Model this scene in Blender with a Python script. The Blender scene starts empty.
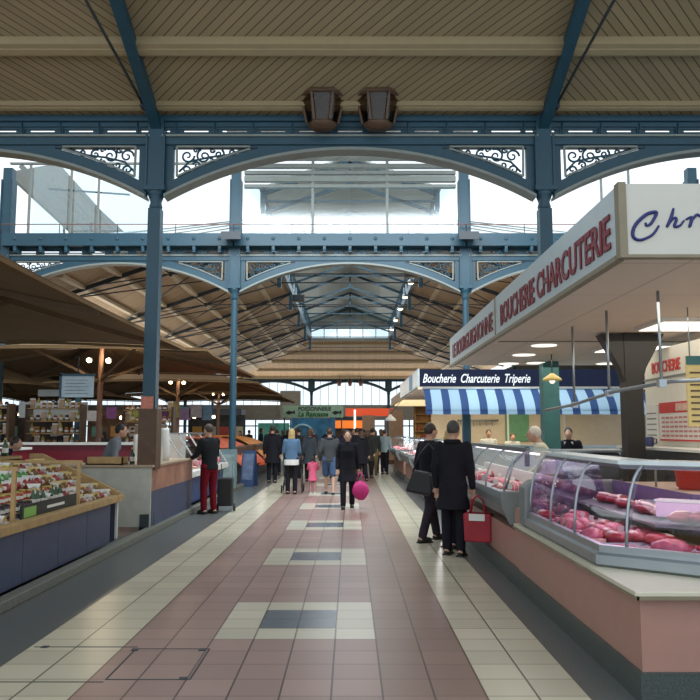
import bpy, bmesh, math, random
from mathutils import Vector, Matrix, Euler
random.seed(7)
C = bpy.context.scene.collection
PI = math.pi
R = math.radians
# ------------------------------------------------------------------ camera, sky, light, exposure
cam = bpy.data.objects.new('camera', bpy.data.cameras.new('camera')); C.objects.link(cam)
cam.location = (0, 0, 1.62); cam.rotation_euler = (PI/2 + math.atan(81/755), 0, 0)
cam.data.sensor_width = 36; cam.data.lens = 36*755/700; cam.data.clip_end = 300
bpy.context.scene.camera = cam
w = bpy.data.worlds.new('sky'); bpy.context.scene.world = w; w.use_nodes = True
w.node_tree.nodes['Background'].inputs[0].default_value = (0.86, 0.94, 1.0, 1)
w.node_tree.nodes['Background'].inputs[1].default_value = 2.0
vs = bpy.context.scene.view_settings
vs.view_transform = 'Standard'; vs.look = 'None'; vs.gamma = 1; vs.use_curve_mapping = False; vs.exposure = -0.5
cy = bpy.context.scene.cycles
cy.max_bounces = 8; cy.diffuse_bounces = 4; cy.transparent_max_bounces = 24; cy.use_denoising = True
cy.sample_clamp_indirect = 6
def area(name, loc, rot, sx, sy, power, col=(1, 1, 1)):
    l = bpy.data.lights.new(name, 'AREA'); l.shape = 'RECTANGLE'; l.size = sx; l.size_y = sy; l.energy = power; l.color = col
    o = bpy.data.objects.new(name, l); C.objects.link(o); o.location = loc; o.rotation_euler = rot; return o
def point(name, loc, power, col=(1, .8, .55), r=.08):
    l = bpy.data.lights.new(name, 'POINT'); l.energy = power; l.color = col; l.shadow_soft_size = r
    o = bpy.data.objects.new(name, l); C.objects.link(o); o.location = loc; return o
DOWN = (0, 0, 0)
area('entrance_fill_light', (-1, 1.0, 9.5), (R(-12), 0, 0), 14, 5, 170, (.93, .97, 1))  # added area light overhead near the camera, no skylight is built there
area('arcade_fill_light', (0, 15.2, 8.6), (R(38), 0, 0), 11, 3, 1500, (.88, .95, 1))  # added area light, tilted to brighten the face of the second arcade
area('lantern_light', (0, 40, 10.0), DOWN, 4.5, 28, 1500, (.9, .96, 1))
area('end_window_light', (0, 63.5, 4.6), (R(-115), 0, 0), 24, 2, 600, (1, .93, .84))
area('nave_side_fill_light', (-9.6, 42, 4.9), (0, R(-115), 0), 2, 34, 750, (1, .92, .82))  # added pair aimed up to brighten the nave ceiling, no side windows here
area('nave_side_fill_light', (9.6, 42, 4.9), (0, R(115), 0), 2, 34, 750, (1, .92, .82))
area('butcher_ceiling_light', (3.9, 8.0, 2.66), DOWN, 2.6, 2.6, 46, (1, .93, .82))
area('butcher_rear_light', (3.6, 11.6, 2.66), DOWN, 2.6, 1.8, 42, (1, .9, .75))
area('butcher_front_light', (3.0, 5.9, 2.66), DOWN, 1.6, .5, 10, (1, .95, .86))
area('striped_stall_light', (4.3, 21.5, 2.66), DOWN, 4, 3, 190, (1, .86, .62))
area('third_stall_light', (4.3, 30, 2.7), DOWN, 4, 5, 300, (1, .78, .45))
for i, (x, y) in enumerate(((-6.95, 21), (-6.95, 30.5), (-6.95, 40))):
    point('mast_lamp_light', (x+.35, y-.35, 3.75), 55)
area('far_left_fill_light', (-14, 34, 3.1), DOWN, 12, 16, 420, (1, .93, .85))  # added area light that brightens the left background
# ------------------------------------------------------------------ materials
MATS = {}
def mat(name, col, rough=.6, metal=0, var=.12, scale=6, bump=0, emit=0, spec=.5, alpha=None):
    if name in MATS: return MATS[name]
    m = bpy.data.materials.new(name); m.use_nodes = True; nt = m.node_tree; b = nt.nodes['Principled BSDF']
    c = (*col, 1)
    b.inputs['Base Color'].default_value = c; b.inputs['Roughness'].default_value = rough; b.inputs['Metallic'].default_value = metal
    b.inputs['Specular IOR Level'].default_value = spec
    if var or bump:
        tc = nt.nodes.new('ShaderNodeTexCoord'); n = nt.nodes.new('ShaderNodeTexNoise'); n.inputs['Scale'].default_value = scale; n.inputs['Detail'].default_value = 4
        nt.links.new(tc.outputs['Object'], n.inputs['Vector'])
        if var:
            r = nt.nodes.new('ShaderNodeMix'); r.data_type = 'RGBA'
            r.inputs[6].default_value = (*[v*(1-var*2) for v in col], 1); r.inputs[7].default_value = (*[min(1, v*(1+var*2)) for v in col], 1)
            nt.links.new(n.outputs['Fac'], r.inputs[0]); nt.links.new(r.outputs[2], b.inputs['Base Color'])
        if bump:
            bp = nt.nodes.new('ShaderNodeBump'); bp.inputs['Strength'].default_value = bump
            nt.links.new(n.outputs['Fac'], bp.inputs['Height']); nt.links.new(bp.outputs[0], b.inputs['Normal'])
    if emit:
        b.inputs['Emission Color'].default_value = c; b.inputs['Emission Strength'].default_value = emit
    MATS[name] = m; return m
def stripes(name, c1, c2, period, duty, vec, rough=.7, axisoff=0):
    """hard stripes along object coordinate dot(vec)"""
    if name in MATS: return MATS[name]
    m = bpy.data.materials.new(name); m.use_nodes = True; nt = m.node_tree; b = nt.nodes['Principled BSDF']
    b.inputs['Roughness'].default_value = rough
    tc = nt.nodes.new('ShaderNodeTexCoord'); d = nt.nodes.new('ShaderNodeVectorMath'); d.operation = 'DOT_PRODUCT'
    d.inputs[1].default_value = [v/period for v in vec]
    nt.links.new(tc.outputs['Object'], d.inputs[0])
    f = nt.nodes.new('ShaderNodeMath'); f.operation = 'FRACT'; nt.links.new(d.outputs['Value'], f.inputs[0])
    l = nt.nodes.new('ShaderNodeMath'); l.operation = 'LESS_THAN'; l.inputs[1].default_value = duty; nt.links.new(f.outputs[0], l.inputs[0])
    # board to board variation
    fl = nt.nodes.new('ShaderNodeMath'); fl.operation = 'FLOOR'; nt.links.new(d.outputs['Value'], fl.inputs[0])
    wn = nt.nodes.new('ShaderNodeTexWhiteNoise'); wn.noise_dimensions = '1D'; nt.links.new(fl.outputs[0], wn.inputs['W'])
    v = nt.nodes.new('ShaderNodeMix'); v.data_type = 'RGBA'; v.inputs[6].default_value = (*[x*.84 for x in c1], 1); v.inputs[7].default_value = (*c1, 1)
    nt.links.new(wn.outputs['Value'], v.inputs[0])
    r = nt.nodes.new('ShaderNodeMix'); r.data_type = 'RGBA'; r.inputs[7].default_value = (*c2, 1)
    nt.links.new(v.outputs[2], r.inputs[6]); nt.links.new(l.outputs[0], r.inputs[0]); nt.links.new(r.outputs[2], b.inputs['Base Color'])
    MATS[name] = m; return m
def tiles(name, col, grout, tw, th, ox, oy, rough=.3, gap=.013, var=.1, spec=.4):
    if name in MATS: return MATS[name]
    m = bpy.data.materials.new(name); m.use_nodes = True; nt = m.node_tree; b = nt.nodes['Principled BSDF']
    b.inputs['Roughness'].default_value = rough; b.inputs['Specular IOR Level'].default_value = spec
    tc = nt.nodes.new('ShaderNodeTexCoord'); s = nt.nodes.new('ShaderNodeSeparateXYZ'); nt.links.new(tc.outputs['Object'], s.inputs[0])
    lt = []; fls = []
    for k, (o, t) in enumerate(((ox, tw), (oy, th))):
        a = nt.nodes.new('ShaderNodeMath'); a.operation = 'SUBTRACT'; a.inputs[1].default_value = o; nt.links.new(s.outputs[k], a.inputs[0])
        d = nt.nodes.new('ShaderNodeMath'); d.operation = 'DIVIDE'; d.inputs[1].default_value = t; nt.links.new(a.outputs[0], d.inputs[0])
        f = nt.nodes.new('ShaderNodeMath'); f.operation = 'PINGPONG'; f.inputs[1].default_value = .5; nt.links.new(d.outputs[0], f.inputs[0])
        l = nt.nodes.new('ShaderNodeMath'); l.operation = 'LESS_THAN'; l.inputs[1].default_value = gap/2/t*(1 if k == 0 else .7); nt.links.new(f.outputs[0], l.inputs[0]); lt.append(l)
        fl = nt.nodes.new('ShaderNodeMath'); fl.operation = 'FLOOR'; nt.links.new(d.outputs[0], fl.inputs[0]); fls.append(fl)
    mx = nt.nodes.new('ShaderNodeMath'); mx.operation = 'MAXIMUM'; nt.links.new(lt[0].outputs[0], mx.inputs[0]); nt.links.new(lt[1].outputs[0], mx.inputs[1])
    cb = nt.nodes.new('ShaderNodeCombineXYZ'); nt.links.new(fls[0].outputs[0], cb.inputs[0]); nt.links.new(fls[1].outputs[0], cb.inputs[1])
    wn = nt.nodes.new('ShaderNodeTexWhiteNoise'); wn.noise_dimensions = '2D'; nt.links.new(cb.outputs[0], wn.inputs['Vector'])
    v = nt.nodes.new('ShaderNodeMix'); v.data_type = 'RGBA'; v.inputs[6].default_value = (*[x*(1-var) for x in col], 1); v.inputs[7].default_value = (*[min(1, x*(1+var)) for x in col], 1)
    nt.links.new(wn.outputs['Value'], v.inputs[0])
    r = nt.nodes.new('ShaderNodeMix'); r.data_type = 'RGBA'; r.inputs[7].default_value = (*grout, 1)
    nt.links.new(v.outputs[2], r.inputs[6]); nt.links.new(mx.outputs[0], r.inputs[0]); nt.links.new(r.outputs[2], b.inputs['Base Color'])
    MATS[name] = m; return m
def glass(name, tint=(1, 1, 1), fac=.1, rough=.02, gcol=(1, 1, 1)):
    if name in MATS: return MATS[name]
    m = bpy.data.materials.new(name); m.use_nodes = True; nt = m.node_tree; nt.nodes.clear()
    o = nt.nodes.new('ShaderNodeOutputMaterial'); t = nt.nodes.new('ShaderNodeBsdfTransparent'); g = nt.nodes.new('ShaderNodeBsdfGlossy'); x = nt.nodes.new('ShaderNodeMixShader')
    t.inputs[0].default_value = (*tint, 1); g.inputs['Roughness'].default_value = rough; g.inputs['Color'].default_value = (*gcol, 1); x.inputs[0].default_value = fac
    nt.links.new(t.outputs[0], x.inputs[1]); nt.links.new(g.outputs[0], x.inputs[2]); nt.links.new(x.outputs[0], o.inputs[0])
    MATS[name] = m; return m
IRON = mat('blue_iron_paint', (.015, .066, .102), .45, var=.08)
IRONL = mat('pale_iron_trim', (.22, .25, .235), .5, var=.08)
IRON_DK = mat('dark_iron', (.03, .04, .05), .5)
PURL = mat('cream_purlin', (.50, .42, .28), .6, var=.05)
BOARD_R = stripes('ceiling_boards_right', (.35, .275, .16), (.11, .08, .045), .125, .14, (.707, .74, 0))
BOARD_L = stripes('ceiling_boards_left', (.35, .275, .16), (.11, .08, .045), .125, .14, (.707, -.74, 0))
BOARD_S = stripes('nave_boards', (.48, .36, .23), (.27, .20, .12), .16, .12, (.5, .85, 0))
BOARD_H = stripes('hip_boards', (.55, .38, .22), (.3, .2, .11), .16, .12, (1, 0, 0))
BOARD_W = stripes('pale_boards', (.62, .68, .66), (.34, .40, .40), .16, .14, (.8, .6, 0))
PINK = tiles('pink_tiles', (.30, .20, .175), (.07, .045, .04), .31875, .32, -1.71, 6.12, .32)
PINKB = tiles('brown_pink_tiles', (.25, .165, .135), (.09, .06, .05), .31875, .32, -1.71, 6.12, .32)
CREAM = tiles('cream_tiles', (.52, .485, .37), (.10, .085, .06), .355, .32, -2.42, 6.12, .28)
CREAMR = tiles('cream_tiles_right', (.52, .485, .37), (.10, .085, .06), .315, .32, .84, 6.12, .28)
CREAMP = tiles('cream_patch_tiles', (.52, .49, .39), (.16, .13, .10), .31875, .32, -1.71, 6.12, .28)
SLATE = tiles('slate_patch_tiles', (.11, .135, .165), (.05, .05, .06), .31875, .32, -1.71, 6.12, .25, var=.05)
GRAN = mat('grey_granite', (.10, .112, .11), .33, var=.35, scale=60)
GRANK = mat('kerb_granite', (.15, .155, .13), .5, var=.35, scale=50)
PLINTH = mat('green_granite_plinth', (.055, .07, .065), .35, var=.45, scale=70)
PINKW = mat('pink_laminate', (.36, .195, .155), .45, var=.05)
CREAML = mat('cream_laminate', (.55, .53, .42), .35, var=.03)
STEEL = mat('brushed_steel', (.33, .375, .40), .3, metal=.8, var=.06)
STEELD = mat('dull_steel', (.20, .23, .24), .4, metal=.5, var=.06)
GREY = mat('grey_plastic', (.17, .19, .19), .5)
WHITE = mat('white_enamel', (.68, .68, .64), .4, var=.04)
FASC = mat('pale_fascia', (.43, .51, .53), .35, var=.03)
FASCW = mat('front_fascia', (.50, .49, .44), .5, var=.03)
BRONZE = mat('bronze_edge', (.20, .17, .11), .45)
SOFF = tiles('soffit_tiles', (.70, .58, .49), (.5, .41, .34), 1.2, 1.2, .55, .3, .6, gap=.02, var=.02)
NAVY = mat('navy_sign', (.008, .012, .032), .7, spec=.15)
NAVYP = mat('slate_blue_panel', (.045, .06, .115), .5, var=.12)
BLUEP = mat('deep_blue_panel', (.02, .05, .16), .5)
MAROON = mat('maroon_panel', (.19, .012, .025), .45)
WOOD = mat('pine_wood', (.40, .26, .11), .55, var=.2, scale=9)
WOODD = mat('dark_wood', (.10, .055, .03), .55, var=.2, scale=9)
RIBW = mat('rib_wood', (.16, .10, .05), .6)
WOODM = mat('warm_wood', (.36, .18, .06), .5, var=.2, scale=5)
BRACE = mat('dark_brown_paint', (.012, .009, .007), .5)
TEAL = mat('teal_paint', (.03, .13, .13), .5)
CLOTH = mat('brown_canvas', (.19, .115, .05), .9, var=.08, scale=2)
CLOTHL = mat('pale_canvas', (.44, .40, .29), .9, var=.06, scale=2)
REDP = mat('dark_red_letters', (.17, .008, .02), .5, var=0)
REDB = mat('bright_red', (.55, .02, .015), .5, var=.03)
BLUEL = mat('blue_letters', (.006, .010, .12), .5, var=0)
WHITEL = mat('white_letters', (.85, .85, .85), .5, var=0)
BLACKL = mat('black_marks', (.015, .015, .015), .5, var=0)
GREENL = mat('green_letters', (.01, .12, .03), .5, var=0)
GREENB = mat('pale_green_board', (.33, .52, .38), .5)
YEL = mat('yellow_card', (.70, .55, .22), .6)
PAPER = mat('paper', (.72, .70, .64), .7, var=.04)
AWN = stripes('awning_stripes', (.30, .44, .54), (.012, .045, .14), .46, .42, (1, 0, 0), .8)
LAMP = mat('lamp_diffuser', (1, .93, .80), .5, var=0, emit=3)
LAMPW = mat('warm_bulb', (1, .78, .45), .5, var=0, emit=14)
LAMPD = mat('downlight_glow', (1, .92, .78), .5, var=0, emit=1.6)
TUBE = mat('tube_glow', (1, .9, 1), .5, var=0, emit=3)
GLASS = glass('clear_glass', (.97, .98, .98), .07)
GLASSC = glass('case_glass', (.88, .80, .92), .14, .05)
GLASSR = glass('roof_glass', (.86, .93, .95), .10, .15)
GLASSW = glass('window_glass', (.95, .97, .98), .05, .1)
SKIN = mat('skin', (.50, .29, .20), .55, var=.05)
TILEB = mat('cream_wall', (.58, .48, .34), .5, var=.05)
# ------------------------------------------------------------------ mesh builder
class MB:
    def __init__(s): s.v = []; s.f = []; s.m = []; s.cur = 0; s.sm = []; s.smooth = False
    def add(s, vs_, fs):
        o = len(s.v); s.v += [tuple(v) for v in vs_]
        for f in fs: s.f.append([i+o for i in f]); s.m.append(s.cur); s.sm.append(s.smooth)
        return s
    def box(s, x0, x1, y0, y1, z0, z1):
        v = [(x, y, z) for z in (z0, z1) for y in (y0, y1) for x in (x0, x1)]
        return s.add(v, [(0, 2, 3, 1), (4, 5, 7, 6), (0, 1, 5, 4), (2, 6, 7, 3), (0, 4, 6, 2), (1, 3, 7, 5)])
    def bar(s, p, q, w_, h_=None, up=(0, 0, 1)):
        h_ = h_ or w_; p = Vector(p); q = Vector(q); d = (q-p).normalized(); up = Vector(up)
        if abs(d.dot(up)) > .98: up = Vector((0, 1, 0))
        r = d.cross(up).normalized(); u = r.cross(d)
        v = []
        for c in (p, q):
            for a, b in ((-1, -1), (1, -1), (1, 1), (-1, 1)): v.append(c + r*a*w_/2 + u*b*h_/2)
        return s.add(v, [(3, 2, 1, 0), (4, 5, 6, 7), (0, 1, 5, 4), (1, 2, 6, 5), (2, 3, 7, 6), (3, 0, 4, 7)])
    def tube(s, pts, r, n=8, closed=False):
        pts = [Vector(p) for p in pts]; old = s.smooth; s.smooth = True
        rs = r if isinstance(r, (list, tuple)) else [r]*len(pts)
        v = []; pr = None
        for i, p in enumerate(pts):
            d = (pts[min(i+1, len(pts)-1)]-pts[max(i-1, 0)]).normalized()
            if pr is None:
                a = Vector((0, 0, 1)) if abs(d.z) < .9 else Vector((1, 0, 0)); pr = d.cross(a).normalized()
            else:
                pr = (pr - d*pr.dot(d)); pr = pr.normalized() if pr.length > 1e-6 else d.orthogonal().normalized()
            b = d.cross(pr)
            for k in range(n):
                t = 2*PI*k/n; v.append(p + (pr*math.cos(t)+b*math.sin(t))*rs[i])
        f = []
        for i in range(len(pts)-1):
            for k in range(n): f.append((i*n+k, i*n+(k+1) % n, (i+1)*n+(k+1) % n, (i+1)*n+k))
        f.append(tuple(range(n-1, -1, -1))); f.append(tuple(range((len(pts)-1)*n, len(pts)*n)))
        s.add(v, f); s.smooth = old; return s
    def lathe(s, prof, c=(0, 0, 0), n=16, sx=1, sy=1, caps=True):
        v = []; old = s.smooth; s.smooth = True
        for r, z in prof:
            for k in range(n): t = 2*PI*k/n; v.append((c[0]+r*sx*math.cos(t), c[1]+r*sy*math.sin(t), c[2]+z))
        f = []
        for i in range(len(prof)-1):
            for k in range(n): f.append((i*n+k, i*n+(k+1) % n, (i+1)*n+(k+1) % n, (i+1)*n+k))
        if caps: f.append(tuple(range(n-1, -1, -1))); f.append(tuple(range((len(prof)-1)*n, len(prof)*n)))
        s.add(v, f); s.smooth = old; return s
    def ball(s, c, r, n=10, m=7, rot=None, noise=0):
        if not isinstance(r, (tuple, list)): r = (r, r, r)
        v = []; c = Vector(c); old = s.smooth; s.smooth = True
        for i in range(m+1):
            ph = PI*i/m
            for k in range(n):
                t = 2*PI*k/n; q = Vector((r[0]*math.sin(ph)*math.cos(t), r[1]*math.sin(ph)*math.sin(t), r[2]*math.cos(ph)))
                if noise and 0 < i < m: q *= 1+random.uniform(-noise, noise)
                if rot: q = rot @ q
                v.append(c+q)
        f = []
        for i in range(m):
            for k in range(n): f.append((i*n+k, (i+1)*n+k, (i+1)*n+(k+1) % n, i*n+(k+1) % n))
        s.add(v, f); s.smooth = old; return s
    def prism(s, poly, off):
        n = len(poly); off = Vector(off); v = [Vector(p) for p in poly] + [Vector(p)+off for p in poly]
        return s.add(v, [tuple(range(n-1, -1, -1)), tuple(range(n, 2*n))] + [(i, (i+1) % n, n+(i+1) % n, n+i) for i in range(n)])
    def grid(s, fn, nu, nv, thick=0):
        v = [Vector(fn(i/nu, j/nv)) for i in range(nu+1) for j in range(nv+1)]
        f = [(i*(nv+1)+j, (i+1)*(nv+1)+j, (i+1)*(nv+1)+j+1, i*(nv+1)+j+1) for i in range(nu) for j in range(nv)]
        old = s.smooth; s.smooth = True; s.add(v, f); s.smooth = old; return s
    def mesh(s, name, m):
        me = bpy.data.meshes.new(name); me.from_pydata(s.v, [], s.f)
        for x in (m if isinstance(m, (list, tuple)) else [m]): me.materials.append(x)
        me.polygons.foreach_set('material_index', s.m); me.polygons.foreach_set('use_smooth', s.sm)
        bm = bmesh.new(); bm.from_mesh(me); bmesh.ops.remove_doubles(bm, verts=bm.verts, dist=1e-5)
        bmesh.ops.recalc_face_normals(bm, faces=bm.faces); bm.to_mesh(me); bm.free()
        me.update(); return me
    def build(s, name, m, parent=None, world=False, bevel=0, solid=0, keep=False):
        """world: coordinates are world ones and the parent (unrotated) sits at its location"""
        if parent is None and not keep:
            xs = [v[0] for v in s.v]; ys = [v[1] for v in s.v]; zs = [v[2] for v in s.v]
            o_ = Vector(((min(xs)+max(xs))/2, (min(ys)+max(ys))/2, min(zs)))
        elif parent is not None and world:
            o_ = Vector(parent.location); q = parent.parent
            while q is not None: o_ += Vector(q.location); q = q.parent
        else: o_ = Vector((0, 0, 0))
        s.v = [tuple(Vector(v)-o_) for v in s.v]
        o = bpy.data.objects.new(name, s.mesh(name, m)); C.objects.link(o)
        if parent is None: o.location = o_
        else: o.parent = parent
        if solid: md = o.modifiers.new('solid', 'SOLIDIFY'); md.thickness = solid; md.offset = 0
        if bevel: md = o.modifiers.new('bevel', 'BEVEL'); md.width = bevel; md.segments = 2; md.limit_method = 'ANGLE'
        return o
def tag(o, label=None, cat=None, group=None, kind=None):
    if label: o['label'] = label
    if cat: o['category'] = cat
    if group: o['group'] = group
    if kind: o['kind'] = kind
    return o
def thing(name, label, cat, loc=(0, 0, 0), rz=0, group=None):
    o = bpy.data.objects.new(name, None); C.objects.link(o); o.location = loc; o.rotation_euler = (0, 0, rz); o.empty_display_size = .1
    return tag(o, label, cat, group)
def struct(mb, name, m, parent=None, **k):
    o = mb.build(name, m, parent, **k)
    if parent is None: o['kind'] = 'structure'
    return o
KIDS = {}
def dup(root, loc=None, rz=None, label=None, group=None, scale=None):
    def cp(o, par):
        c = o.copy(); C.objects.link(c)
        if par is not None: c.parent = par
        for ch in [x for x in o.children]: cp(ch, c)
        return c
    r = cp(root, None)
    if loc is not None: r.location = loc
    if rz is not None: r.rotation_euler = (0, 0, rz)
    if label: r['label'] = label
    if group: r['group'] = group
    if scale: r.scale = (scale,)*3 if not isinstance(scale, tuple) else scale
    return r
def text(parent, s, size, loc, rot, m, name='lettering', sx=1, shear=0, ext=.004, bold=0, align='LEFT', world=True, space=1):
    cu = bpy.data.curves.new(name, 'FONT'); cu.body = s; cu.size = size; cu.shear = shear; cu.extrude = ext; cu.offset = bold; cu.align_x = align; cu.space_character = space
    cu.resolution_u = 3; cu.materials.append(m); o = bpy.data.objects.new(name, cu); C.objects.link(o)
    dg = bpy.context.evaluated_depsgraph_get(); me = bpy.data.meshes.new_from_object(o.evaluated_get(dg)); bpy.data.objects.remove(o); o = bpy.data.objects.new(name, me); C.objects.link(o)
    o.location = Vector(loc)-(Vector(parent.location) if world else Vector((0, 0, 0))); o.rotation_euler = rot; o.scale = (sx, 1, 1); o.parent = parent
    return o
FRONT = (PI/2, 0, 0)          # reads from the camera side
AISLE_R = (PI/2, 0, -PI/2)    # on the right-hand fascia, read from the aisle
# ------------------------------------------------------------------ floor
f = MB()
cols = [-1.71+.31875*k for k in range(9)]
f.box(-34, -2.42, -3, 66, -.05, 0); f.cur = 1; f.box(-2.42, -1.71, -3, 66, -.05, 0)
f.cur = 3; f.box(.84, 1.47, -3, 66, -.05, 0); f.cur = 0; f.box(1.47, 24, -3, 66, -.05, 0)
f.cur = 2
f.box(-1.71, cols[2], -3, 66, -.05, 0)
f.cur = 5; f.box(cols[6], .84, -3, 66, -.05, 0)
y = -3; n = -2
ys = []
for k in range(0, 18): ys.append(6.12+3.3*k)
prev = -3
for k, y0 in enumerate(ys):
    f.cur = 2; f.box(cols[2], cols[6], prev, y0, -.05, 0)
    a, b_, c_, d_ = y0, y0+.32, y0+.96, y0+1.28
    f.cur = 4; f.box(cols[2], cols[6], a, b_, -.05, 0); f.box(cols[2], cols[3], b_, c_, -.05, 0); f.box(cols[5], cols[6], b_, c_, -.05, 0); f.box(cols[2], cols[6], c_, d_, -.05, 0)
    f.cur = 6; f.box(cols[3], cols[5], b_, c_, -.05, 0)
    prev = d_
f.cur = 2; f.box(cols[2], cols[6], prev, 66, -.05, 0)
struct(f, 'floor', [GRAN, CREAM, PINK, CREAMR, CREAMP, PINKB, SLATE], keep=True)
k_ = MB().box(-3.24, -3.10, 3, 24, 0, .1); struct(k_, 'baseboard_left', GRANK, bevel=.01)
# service hatch outline and drain in the floor (left foreground)
h_ = MB()
for p, q in (((-1.60, 5.15), (-1.05, 5.15)), ((-1.05, 5.15), (-1.05, 5.85)), ((-1.05, 5.85), (-1.60, 5.85)), ((-1.6, 5.85), (-1.6, 5.15)), ((-2.38, 5.9), (-1.6, 5.9)), ((-2.30, 5.1), (-1.6, 5.1))):
    h_.bar((*p, .001), (*q, .001), .012, .003)
for p in ((-1.1, 5.83), (-1.1, 5.17), (-1.6, 5.83), (-2.3, 5.9)): h_.box(p[0]-.025, p[0]+.025, p[1]-.025, p[1]+.025, 0, .004)
struct(h_, 'trim_1', IRON_DK)
# ------------------------------------------------------------------ near ceiling (hip slope falling to the first arcade)
Y1, Y2, Y3, W, TOP = 12.5, 21.3, 65.0, 3.3, 6.98
def zc(y): return TOP + .385*(Y1-y)
YR = 3.2
def slab(x0, x1, ya, yb, m, name):
    mb = MB(); mb.prism([(x0, ya, zc(ya)), (x1, ya, zc(ya)), (x1, yb, zc(yb)), (x0, yb, zc(yb))], (0, 0, .06)); return struct(mb, name, m)
roof0 = slab(-16.5, -W, YR, Y1, BOARD_L, 'ceiling'); roof1 = slab(-W, W, YR, Y1, BOARD_R, 'ceiling'); roof2 = slab(W, 16.5, YR, Y1, BOARD_L, 'ceiling')
for i, (yy, w_, h_) in enumerate(((12.18, .14, .10), (11.0, .24, .16), (9.82, .24, .16))):
    mb = MB(); z = zc(yy)-h_/2
    mb.bar((-16.5, yy, z), (16.5, yy, z), w_, h_, up=(0, .36, 1)); mb.bar((-16.5, yy, z-h_*.5), (16.5, yy, z-h_*.5), w_*.45, h_*.3, up=(0, .36, 1))
    mb.bar((-16.5, yy+w_*.55, z+h_*.2), (16.5, yy+w_*.55, z+h_*.2), w_*.3, h_*.5, up=(0, .36, 1))
    tag(mb.build('roof_purlin', mat('tan_purlin', (.36, .29, .17), .6, var=.05)), ['narrow cream eaves purlin', 'lowest full-size cream purlin above the lanterns', 'highest cream purlin, at the very top edge,'][i]+' under the near boarded ceiling', 'beam', 'cream purlins of the near ceiling')
# rafters with tie rods
for k, x in enumerate((-W*3, -W, W, W*3)):
    nm = 'blue iron rafter rising over the %s' % ['far left bay', 'left column with the shopkeeper', 'right column above the butcher canopy', 'far right bay'][k]
    t = thing('roof_rafter', nm, 'rafter', (x, Y1, TOP))
    mb = MB(); mb.bar((x, Y1+.1, TOP-.20), (x, YR, zc(YR)-.16), .12, .2, up=(0, 0, 1)); mb.build('rafter_beam', IRON, t, world=True)
    mb = MB(); mb.bar((x-.0, Y1+.1, TOP-.32), (x, YR, zc(YR)-.28), .17, .03); mb.build('rafter_flange', IRON, t, world=True)
    mb = MB(); s = 1 if x > 0 else -1
    mb.tube([(x+s*.13, 12.1, 7.0), (x+s*.04, 9.0, 7.04), (x-s*.11, 4.0, 7.10)], .022); mb.build('tie_rod', IRON_DK, t, world=True)
    mb = MB().ball((x+s*.13, 12.05, 7.0), (.06, .1, .08)).ball((x+s*.1, 12.2, 6.93), .06); mb.build('rod_knuckle', IRON_DK, t, world=True)
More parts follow.
